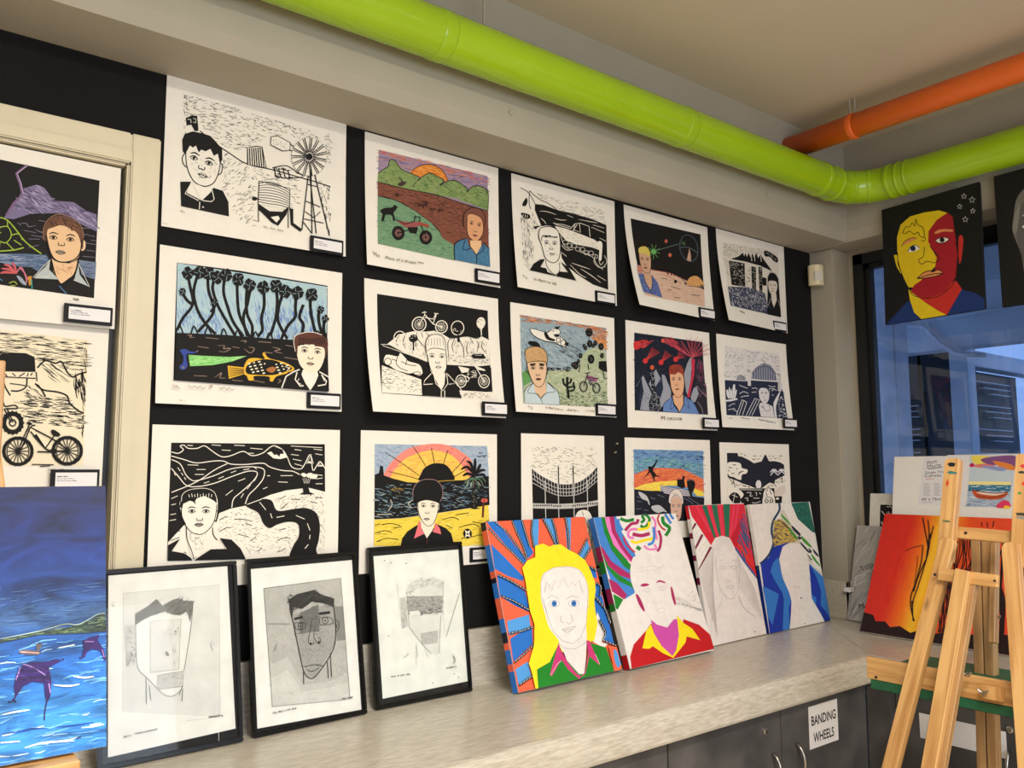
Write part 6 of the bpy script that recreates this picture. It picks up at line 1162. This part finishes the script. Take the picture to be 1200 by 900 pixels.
for dy in (-.012, .012):
    bm = bmesh.new(); tube_pts(bm, [(0, -.3205+dy, .05), (0, -.3205+dy, .126)], .004, 8); bm_obj('hanger', bm, 'wall', op)
for x, z in ((1.681, 2.83), (3.135, 2.841)):
    bm = bmesh.new(); tube_pts(bm, [(x, -.2500, z), (x, -.256, z), (x, -.259, z)], [.009, .009, .004], 12)
    tag(bm_obj('wall_plug', bm, 'wall', None), 'small round plug in the bulkhead near the %s' % ('middle of the green pipe' if x < 2 else 'green pipe bend'), 'plug')

for x, z in ((2.411, 1.728), (2.401, 1.693)):
    bm = bmesh.new(); tube_pts(bm, [(x, 0, z), (x, -.004, z), (x+.004, -.009, z+.002)], [.005, .004, .002], 8)
    tag(bm_obj('wall_pin', bm, 'steel', None), 'tiny metal pin on black wall right of stadium print, the %s one' % ('upper' if z > 1.7 else 'lower'), 'pin')
# motion sensor
t = empty('motion_sensor', (3.782, -0.030, 2.555), (0, 0, R(-38))); tag(t, 'cream motion sensor at the top right corner of the black wall', 'sensor')
bm = bmesh.new(); n = 10
f = [(0.075*k/n, -.016-.026*math.sin(math.pi*k/n)) for k in range(n+1)]
lo = [bm.verts.new((x, y, 0)) for x, y in f]+[bm.verts.new((.075, 0, 0)), bm.verts.new((0, 0, 0))]; hi = [bm.verts.new((v.co.x, v.co.y, .105)) for v in lo]
bm.faces.new(lo); bm.faces.new(hi[::-1])
for k in range(len(lo)): bm.faces.new((lo[k], lo[(k+1) % len(lo)], hi[(k+1) % len(lo)], hi[k]))
bm_obj('housing', bm, 'white_plastic', t, bevel=.002)
box('lens', (.018, -.0455, .022), (.057, -.036, .068), 'lens', t, bevel=.003)

# ------------------------------------------------------------------ prints on the wall
def sheet(label, x, z, w_, h_, a, b, quad, sc, ox, oy, art, y0=-0.0035, grp=None, title=None):
    t = empty('linocut_print', (x, y0, z-h_)); tag(t, label, 'print', 'linocut prints pinned up in the room')
    lift = lambda u, v: max(0, (a*(1-u/w_)+b*(u/w_)))*(max(0, 1-v/h_)**1.7)
    N = 24; vs = []; fs = []
    for s_ in (0, 1):
        for j in range(N+1):
            for i in range(N+1):
                u, v = w_*i/N, h_*j/N; vs.append((u, -lift(u, v)+(0.0006 if s_ else 0), v))
    n1 = (N+1)**2
    for j in range(N):
        for i in range(N):
            k = j*(N+1)+i; fs.append((k, k+1, k+N+2, k+N+1)); fs.append((n1+k, n1+k+N+1, n1+k+N+2, n1+k+1))
    ed = [i for i in range(N+1)]+[(j+1)*(N+1)-1 for j in range(1, N+1)]+[N*(N+1)+i for i in range(N-1, -1, -1)]+[j*(N+1) for j in range(N-1, 0, -1)]
    for p, q in zip(ed, ed[1:]+ed[:1]): fs.append((p, n1+p, n1+q, q))
    me = bpy.data.meshes.new('paper_sheet'); me.from_pydata(vs, [], fs)
    link('paper_sheet', me, 'paper', t)
    A = Ink(quad, w_, h_, sc, ox, oy, lift=lift, name=label); art(A); A.build('printed_image', t)
    return t
X1, X2, X3, X4, X5 = .632, 1.264, 1.873, 2.474, 3.066
sheet('black and white linocut of a boy beside a farm windmill, top of first column', X1, 2.748, .562, .446, .004, .012, [(195.9,85.4),(406,146),(404.5,300.8),(187.8,267)], 4.091, 180, 80, art_windmill)
sheet('linocut of blue palms, a yellow spotted fish and a brown-haired boy', X1, 2.250, .557, .445, .018, .012, [(188.2,286.5),(401.4,320),(400,480.6),(182,474)], 4.288, 170, 280, art_palms)
sheet('black linocut of a winding road and snowy peaks behind a boy', X1, 1.748, .559, .450, .007, .0, [(178.8,497.7),(398.5,504.2),(394,680),(171,694)], 4.8, 160, 490, art_winding_road)
sheet('coloured print of green hills, orange sun, motorbike and man in blue shirt', X2-.002, 2.739, .553, .455, .029, .011, [(427.8,153.8),(583.8,197.3),(585.5,336),(429.6,312.2)], 4.5, 410, 140, art_sunset_hills)
sheet('black linocut of bicycle on a hill, trees and four-wheel drive around a boy', X2+.004, 2.245, .545, .439, .071, .046, [(427.4,325.4),(584,350.4),(592.5,491),(437,480.6)], 5.0, 420, 320, art_bikes_on_hill)
sheet('coloured beach print with pink and yellow sunset rays and palm tree', X2, 1.750, .543, .451, .0, .0, [(423.2,505.1),(582.5,508.2),(578,659),(419,672)], 5.143, 410, 495, art_sunset_beach)
sheet('black and white linocut of a speedboat cutting dark water behind a boy', X3+.004, 2.734, .544, .442, .036, .004, [(599.2,202),(720,236.8),(719.4,357),(606,338.9)], 5.457, 590, 195, art_boat_wake)
sheet('coloured print of a flying boat, cacti and motorbike beside a blond boy', X3-.003, 2.240, .538, .407, .032, .004, [(598,354.2),(719.7,372.5),(720.3,489.7),(604.2,481.7)], 6.0, 590, 345, art_desert_rider)
sheet('upright black linocut of a curved stadium stand and goal posts', 1.918, 1.757, .423, .508, .0, .0, [(610.7,506.9),(708,511.7),(707,663),(608,672)], 7.5, 600, 500, art_stadium)
sheet('curling print of black sky, green star and blond figure in blue', X4+.002, 2.732, .545, .440, .080, .028, [(731,240.4),(828.9,266.1),(837,374),(749,360)], 6.43, 725, 235, art_space)
sheet('dark red and blue volcano print with tower and man in blue shirt', X4, 2.240, .538, .444, .003, .031, [(732.8,375),(830.8,390.2),(839.8,505),(734,500.6)], 6.43, 725, 370, art_volcano)
sheet('print of striped orange sea sunset with whale, boat and pale face', X4-.017, 1.754, .538, .418, .0, .0, [(732.2,511.8),(831.8,516.3),(838,628),(734,634)], 8.57, 725, 505, art_whale_boat)
sheet('black and white linocut of a ruined temple roof, top of last column', X5+.017, 2.740, .536, .441, .058, .003, [(839,268.2),(918.4,288.2),(921.8,388.9),(853.5,376.8)], 6.92, 830, 260, art_temple)
sheet('navy linocut of an arched harbour bridge behind a boy', X5-.003, 2.242, .542, .428, .020, .029, [(839.4,391.3),(921,403),(930,503),(846,501.7)], 7.2, 830, 385, art_bridge)
sheet('black and white linocut of a dark bay with palms, last column bottom', X5-.004, 1.746, .535, .406, .0, .003, [(843.1,517.6),(924.4,521.4),(928,620),(845,624)], 9.0, 830, 505, art_bay)
sheet('dark print of purple mountains and a boy with pale collar in the cream frame', -.0345, 2.4466, .559, .447, .004, .010, [(-156.2,136.7),(141.9,197.7),(133.1,385.7),(-173.9,356.6)], 3.463, 0, 120, art_wildflower, y0=.005)
sheet('black and white linocut of a helmeted rider and bicycle below the purple mountain print', -.0435, 2.021, .560, .450, .0, .0, [(-179.6,345.9),(129.3,376.7),(120,572.8),(-198.4,577.1)], 3.747, 0, 360, art_helmet_bike, y0=.020)

def caption(x, z, y, label, w_=.112, h_=.049, tilt=0):
    t = empty('caption_card', (x, y, z-h_), (0, R(tilt), 0)); tag(t, label, 'caption card', 'caption cards beside the prints')
    box('backing_board', (0, -.005, 0), (w_, 0, h_), 'matboard', t, bevel=.0008)
    box('card', (.011, -.0058, .009), (w_-.006, -.0045, h_-.008), 'card', t)
    A = Ink([(0, 0), (112, 0), (112, 49), (0, 49)], w_, h_, base=.0061, name=label)
    for k, l in enumerate((24, 38, 44)): A.scr((70, 68, 76) if k == 0 else (120, 118, 126), 1.0 if k else 1.3, 15, 17+k*5, 15+l, 17+k*5, 1.6)
    A.build('print', t)
for x, z, y, s in ((1.069, 2.349, -.020, 'windmill print'), (1.070, 1.860, -.020, 'blue palm and fish print'), (1.695, 2.338, -.022, 'green hills and motorbike print'), (1.700, 1.860, -.058, 'bicycle on a hill print'), (1.686, 1.356, -.006, 'beach sunset print'),
                   (2.290, 2.338, -.015, 'speedboat print'), (2.284, 1.884, -.015, 'flying boat and cactus print'), (2.896, 2.339, -.040, 'green star print'), (2.900, 1.850, -.042, 'volcano print'), (3.483, 2.347, -.014, 'temple roof print'), (3.502, 1.870, -.040, 'harbour bridge print'), (2.262, 1.252, -.006, 'stadium print')):
    caption(x, z, y, 'black-edged caption card at the lower right of the '+s)
caption(.400, 2.054, -.012, 'black-edged caption card at the lower right of the purple mountain print', .116)
caption(.393, 1.626, .008, 'black-edged caption card at the lower right of the helmeted rider print', .114, .052)

# ------------------------------------------------------------------ framed drawings leaning on the wall
def lean(name, lab, cat, x, y, w_, h_, tilt, rot, z=.9, th=0):
    t = empty(name, (x, y, z+th*math.sin(R(tilt)))); tag(t, lab, cat, {'framed_drawing': 'framed pencil drawings on the worktop', 'painted_canvas': 'painted canvases about the room', 'blank_canvas': 'blank canvases on the worktop'}[name])
    t.rotation_euler = (Matrix.Rotation(R(rot), 4, 'Z') @ Matrix.Rotation(-R(tilt), 4, 'X')).to_euler()
    return t
def framed(lab, x, y, w_, h_, tilt, rot, quad, sc, ox, oy, art):
    t = lean('framed_drawing', lab, 'framed drawing', x, y, w_, h_, tilt, rot, .9005, .02)
    fw_ = .011; bm = bmesh.new()
    for a, b in (((0, 0, 0), (w_, .02, fw_)), ((0, 0, h_-fw_), (w_, .02, h_)), ((0, 0, fw_), (fw_, .02, h_-fw_)), ((w_-fw_, 0, fw_), (w_, .02, h_-fw_))): add_box(bm, a, b)
    bm_obj('frame', bm, 'black_frame', t, bevel=.0018)
    box('mount', (fw_*.8, .009, fw_*.8), (w_-fw_*.8, .013, h_-fw_*.8), 'matboard', t)
    d = box('drawing', (0, 0, 0), (.001, .001, .001), 'pencil', t); bpy.data.objects.remove(d)
    A = Ink(quad, w_, h_, sc, ox, oy, base=.0004, name=lab); art(A); o = A.build('drawing', t, 'pencil', ins=.0125); o.location = (0, .0085, 0)
    box('glass', (fw_*.8, .0035, fw_*.8), (w_-fw_*.8, .0048, h_-fw_*.8), 'glass', t)
    return t
framed('black framed pencil drawing of a blank-faced head, beside the blue sea painting', .503, -.138, .360, .475, 10.65, 1, [(113,669),(276,656),(287,868),(114.5,901.7)], 3.46, 115, 640, art_pencil_outline)
framed('black framed shaded pencil portrait with dark hair and full face', .894, -.124, .354, .476, 9.66, 3, [(289,655),(416,646),(432,832),(298,865)], 3.913, 280, 640, art_pencil_shaded)
framed('black framed faint pencil portrait with grey patches over the eyes', 1.284, -.094, .357, .483, 7.52, .5, [(433,642),(539,634),(555,810),(439,831)], 4.186, 425, 625, art_pencil_faint)

# ------------------------------------------------------------------ painted canvases
def canvas(lab, x, y, w_, h_, tilt, rot, th, quad, sc, ox, oy, art, z=.9005, side=None, m='acrylic', body='canvas'):
    t = lean('painted_canvas', lab, 'canvas', x, y, w_, h_, tilt, rot, z, th)
    box('stretched_canvas', (0, 0, 0), (w_, th, h_), body, t, bevel=.002)
    A = Ink(quad, w_, h_, sc, ox, oy, base=.0003, name=lab); art(A)
    A.build('painting', t, m)
    if side:
        vs, fs, cs = [], [], []
        for v0, v1, c in side:
            i = len(vs); vs += [(-.0006, .001, h_*(1-v0)), (-.0006, th-.001, h_*(1-v0)), (-.0006, th-.001, h_*(1-v1)), (-.0006, .001, h_*(1-v1))]; fs.append((i, i+1, i+2, i+3)); cs.append(lin(c))
        me = bpy.data.meshes.new('painted_edge'); me.from_pydata(vs, [], fs); at = me.attributes.new('pigment', 'FLOAT_COLOR', 'CORNER')
        at.data.foreach_set('color', [q for c in cs for _ in range(4) for q in (*c, 1.0)]); link('painted_edge', me, m, t)
    return t
dkb = (30, 90, 170)
canvas('canvas of an unfinished face with yellow hair on orange and blue rays', 1.726, -.224, .478, .563, 17.68, 2, .030, [(568.5,611),(684,606),(726,786),(606.5,811)], 4.088, 560, 595, art_sunburst,
       side=[(0, .05, (20, 24, 50)), (.05, .14, RED), (.14, .30, BLU), (.30, .34, RED), (.34, .37, (20, 22, 40)), (.37, .46, BLU), (.46, .58, RED), (.58, .66, BLU), (.66, .72, (20, 22, 40)), (.72, .76, RED), (.76, .84, BLU), (.84, .88, RED), (.88, 1, BLU)])
canvas('canvas of a pink-necked unfinished face under coloured squiggles', 2.239, -.224, .492, .560, 18.15, 2, .030, [(694,605),(794,603),(836,763),(740,783)], 4.5, 690, 590, art_swirls,
       side=[(0, .2, (50, 110, 190)), (.2, .3, (150, 36, 84)), (.3, .38, (34, 120, 46)), (.38, .48, (60, 120, 200)), (.48, .58, (150, 36, 84)), (.58, .63, (34, 120, 46)), (.63, .91, (232, 226, 222)), (.91, 1, (180, 24, 30))])
canvas('canvas of a pencilled face under red and green rays', 2.797, -.136, .412, .576, 9.28, 3, .018, [(802,592),(871,590),(895,737),(835,754)], 5.0, 795, 580, art_rays,
       side=[(0, .1, (190, 24, 40)), (.1, .2, (230, 226, 222)), (.2, .24, (120, 24, 60)), (.24, .36, (230, 226, 222)), (.36, .4, (120, 24, 60)), (.4, .52, (230, 226, 222)), (.52, .57, (120, 24, 60)), (.57, 1, (230, 226, 222))])
canvas('canvas of a blank white face in blue and green shapes, nearest the corner', 3.222, -.121, .512, .568, 8.22, 2, .018, [(876,591),(948,588),(973,726),(901,738)], 5.0, 795, 580, art_blue_swirl,
       side=[(0, .48, (230, 226, 222)), (.48, .52, (24, 70, 96)), (.52, 1, (24, 44, 130))])
# on the right-hand worktop, leaning towards the window
canvas('pale canvas with a black printed patch half hidden behind the grey one', 3.885, -.200, .4, .61, 9.0, -90, .01, [(1017.8,578.8),(1114.6,580.6),(1111.6,740.8),(1012,726.5)], 3.75, 980, 520, art_small_print)
canvas('grey brushed canvas lettered Tutti beside the corner pier', 3.80, -.150, .4, .462, 16.0, -90.98, .016, [(1005,618),(1090,622),(1082,745),(990,725)], 3.75, 980, 520, art_grey_words)
def blank_canvas(lab, x, y, w_, h_, tilt, rot, th, art=None, quad=None):
    t = lean('blank_canvas', lab, 'canvas', x, y, w_, h_, tilt, rot, .9005, th)
    box('stretched_canvas', (0, 0, 0), (w_, th, h_), 'canvas', t, bevel=.002)
    if art: A = Ink(quad, w_, h_, 3.75, 980, 520, base=.0003, name=lab); art(A); A.build('paper_label', t)
blank_canvas('blank white canvas showing only its top edge behind the labelled one', 3.800, -.600, .6, .795, 10.1, -90, .02)
blank_canvas('blank white canvas with a shop label and boat picture', 3.760, -.373, .61, .79, 10.1, -90, .02, art_canvas_label, [(1047.8,536.3),(1213.8,533.5),(1213.3,762),(1040.1,736.3)])
canvas('wide canvas of black bare trees on a red and orange sunset', 3.556, -.356, .762, .565, 25.95, -92, .018, [(1037,604),(1252,613),(1231,779),(1008,742)], 3.75, 980, 520, art_sunset_trees)
# hung in front of the window
def hung(lab, x, y, z, w_, h_, tilt, rot, quad, art):
    t = canvas(lab, x, y, w_, h_, tilt, rot, .018, quad, 4.091, 990, 180, art, z=z, body='black_paint')
    for f_ in (.2, .8):
        bm = bmesh.new(); tube_pts(bm, [(w_*f_, .010, h_), (w_*f_, .010, h_+.02)], .0012, 6); bm_obj('hanging_wire', bm, 'steel', t)
    return t
hung('black canvas of a yellow and red split face with stars', 3.74, -.445, 2.29, .458, .555, 1.9, -95.4, [(1032.4,245.6),(1146.7,212.2),(1153.5,361.5),(1036.6,380.7)], art_split_face)
hung('black canvas of a grey face cut by the right edge', 3.76, -.945, 2.296, .46, .57, 0, -92, [(1164.5,207.6),(1310.6,167.8),(1324.6,336.9),(1174.6,359.7)], art_grey_face)

# ------------------------------------------------------------------ easel with the blue sea painting, left edge
canvas('blue sea painting with purple manta rays standing on the left easel', -.176, -.95, .51, .409, 11.77, 0, .018, [(-373.4,579.9),(124,573),(124.5,879),(-427.2,984)], 2.65, 0, 560, art_rays_of_sea, z=1.1905, m='brushed')
t = empty('easel', (.08, -.93, 0)); tag(t, 'wooden easel at the left edge holding the blue sea painting', 'easel')
beam('ledge', (-.20, -.945, 1.168), (.292, -.945, 1.168), .044, .075, (0, 0, 1), 'pine', t)
beam('mast', (.158, -1.06+.18, .30), (.158, -.80, 1.80), .055, .022, (1, 0, 0), 'pine_dark', t)
for s_ in (-1, 1): beam('leg', (.05+s_*.36, -1.02, .0), (.10+s_*.05, -.79, 1.72), .05, .022, (1, 0, 0), 'pine', t)
beam('rear_leg', (.10, -.70, 0), (.10, -.76, 1.60), .045, .02, (1, 0, 0), 'pine', t)
beam('crossbar', (-.22, -.963, .55), (.38, -.963, .55), .05, .02, (0, 0, 1), 'pine', t)

# ------------------------------------------------------------------ timber easel on the right
t = empty('easel', (2.5, -1.2, 0)); tag(t, 'paint-stained pine easel with green tray in front of the window', 'easel')
kx = math.tan(R(12))
def pl(y, z, dx=0): return (2.5+kx*(z-1)+dx, y, z)
def ext(ya, za, yb, zb, z): return ya+(yb-ya)*(z-za)/(zb-za)
yl = lambda z: ext(-1.197, 1.384, -1.062, .747, z); yr = lambda z: ext(-1.375, 1.396, -1.427, .838, z)
beam('leg', pl(yl(0), 0, .02), pl(yl(1.41), 1.41, .02), .042, .028, (0, 1, 0), 'pine', t, round_top=.016)
beam('leg', pl(yr(0), 0, .02), pl(yr(1.41), 1.41, .02), .042, .028, (0, 1, 0), 'pine', t, round_top=.016)
ya = lambda z: ext(-1.196, 1.64, -1.180, 1.38, z)
u1 = beam('upright', pl(-1.177, 1.34, .055), pl(-1.192, 1.650, .055), .044, .030, (0, 1, 0), 'pine', t, round_top=.012)
u2_ = beam('upright', pl(-1.383, 1.34, .055), pl(-1.396, 1.660, .055), .044, .030, (0, 1, 0), 'pine', t, round_top=.012)
# dried paint on the uprights
for par, ln, spots in ((u1, .312, (((.000, .297), .013, .006, (30, 34, 40)), ((-.003, .272), .017, .005, (60, 120, 120)), ((.008, .240), .004, .012, (196, 70, 50)), ((.0, .12), .014, .004, (120, 116, 80)))),
                       (u2_, .32, (((.0, .29), .010, .005, (206, 60, 60)), ((.002, .272), .014, .004, (50, 60, 60)), ((-.006, .24), .008, .007, (214, 60, 50)), ((.006, .21), .005, .004, (60, 140, 70)), ((.0, .15), .016, .005, (70, 66, 60)), ((-.004, .14), .015, .004, (130, 140, 140))))):
    rr = random.Random(5)
    for (cx, cz), rx, rz, c in spots:      # each splash sits on the broad face turned to the room
        n = 12; q = [rr.uniform(.7, 1.2) for _ in range(n)]
        for sgn in (-1, 1):
            v = [(max(-.0205, min(.0205, cx+rx*math.cos(2*math.pi*k/n)*q[k])), sgn*.0154, min(ln-.006, cz+rz*math.sin(2*math.pi*k/n)*q[k])) for k in range(n)]
            me = bpy.data.meshes.new('paint_splash'); me.from_pydata(v, [], [tuple(range(n))])
            at = me.attributes.new('pigment', 'FLOAT_COLOR', 'CORNER'); at.data.foreach_set('color', [x for _ in range(n) for x in (*lin(c), 1.0)])
            link('paint_splash', me, 'acrylic', par)
beam('crossbar', pl(-1.18, 1.426, .085), pl(-1.40, 1.418, .085), .036, .018, (.2, 0, 1), 'pine', t)
beam('crossbar', pl(-1.186, 1.308, -.003), pl(-1.352, 1.303, -.003), .036, .018, (.2, 0, 1), 'pine', t)
beam('centre_post', pl(ext(-1.264, 1.325, -1.189, .758, 0), 0, -.022), pl(-1.264, 1.328, -.022), .040, .022, (0, 1, 0), 'pine', t)
beam('centre_runner', pl(ext(-1.264, 1.325, -1.189, .758, 0)-.02, 0, .006), pl(-1.284, 1.30, .004), .020, .024, (0, 1, 0), 'pine_dark', t)
for yy, yb in ((-1.200, -1.155), (-1.231, -1.187)):
    beam('rear_post', (2.80, yb-.0, 0.0), (2.80, yy, 1.40), .028, .035, (0, 1, 0), 'pine_dark', t)
beam('rear_brace', (2.72, -1.262, 1.10), (2.80, -1.252, 1.40), .018, .03, (0, 1, 0), 'pine_dark', t)
# tray: lip, green board
beam('tray_lip', (2.588, -.934, .992), (2.588, -1.56, .992), .066, .020, (0, 0, 1), 'pine', t)
box('green_board', (2.600-2.5, -1.56+1.2, .962), (2.905-2.5, -.952+1.2, .990), 'green', t, bevel=.002)
box('green_edge_strip', (2.578-2.5, -1.56+1.2, .930), (2.64-2.5, -.945+1.2, .9585), 'green', t, bevel=.002)
for y0, y1, x_ in ((-1.175, -1.205, 2.558), (-1.285, -1.345, 2.556)):
    box('clamp_block', (x_-2.5, y1+1.2, .972), (x_+.02-2.5, y0+1.2, 1.008), 'pine', t, bevel=.002)
def wingnut(x, y, z):
    bm = bmesh.new(); tube_pts(bm, [(x, y, z), (x-.016, y, z)], [.0065, .0045], 12)
    for s_ in (-1, 1): tube_pts(bm, [(x-.008, y, z), (x-.012, y+s_*.009, z+.004), (x-.016, y+s_*.014, z+.010)], [.003, .0035, .0025], 8)
    return bm_obj('wing_nut', bm, 'steel', t)
wingnut(2.558-2.5, -1.186+1.2, .992); wingnut(2.556-2.5, -1.300+1.2, .990); wingnut(2.545-2.5, -1.262+1.2, 1.035); wingnut(2.76-2.5, -1.262+1.2, 1.17)
def screw(x, y, z):
    bm = bmesh.new(); tube_pts(bm, [(x, y, z), (x-.0015, y, z)], [.0045, .004], 10); return bm_obj('screw', bm, 'ext_dark', t)
for y, z, d in ((-1.178, 1.307, -.011), (-1.345, 1.304, -.011), (-1.225, 1.427, .074)): p = pl(y, z, d); screw(p[0]-2.5, p[1]+1.2, p[2])
for y in (-.965, -1.19, -1.37): screw(2.577-2.5, y+1.2, .968)
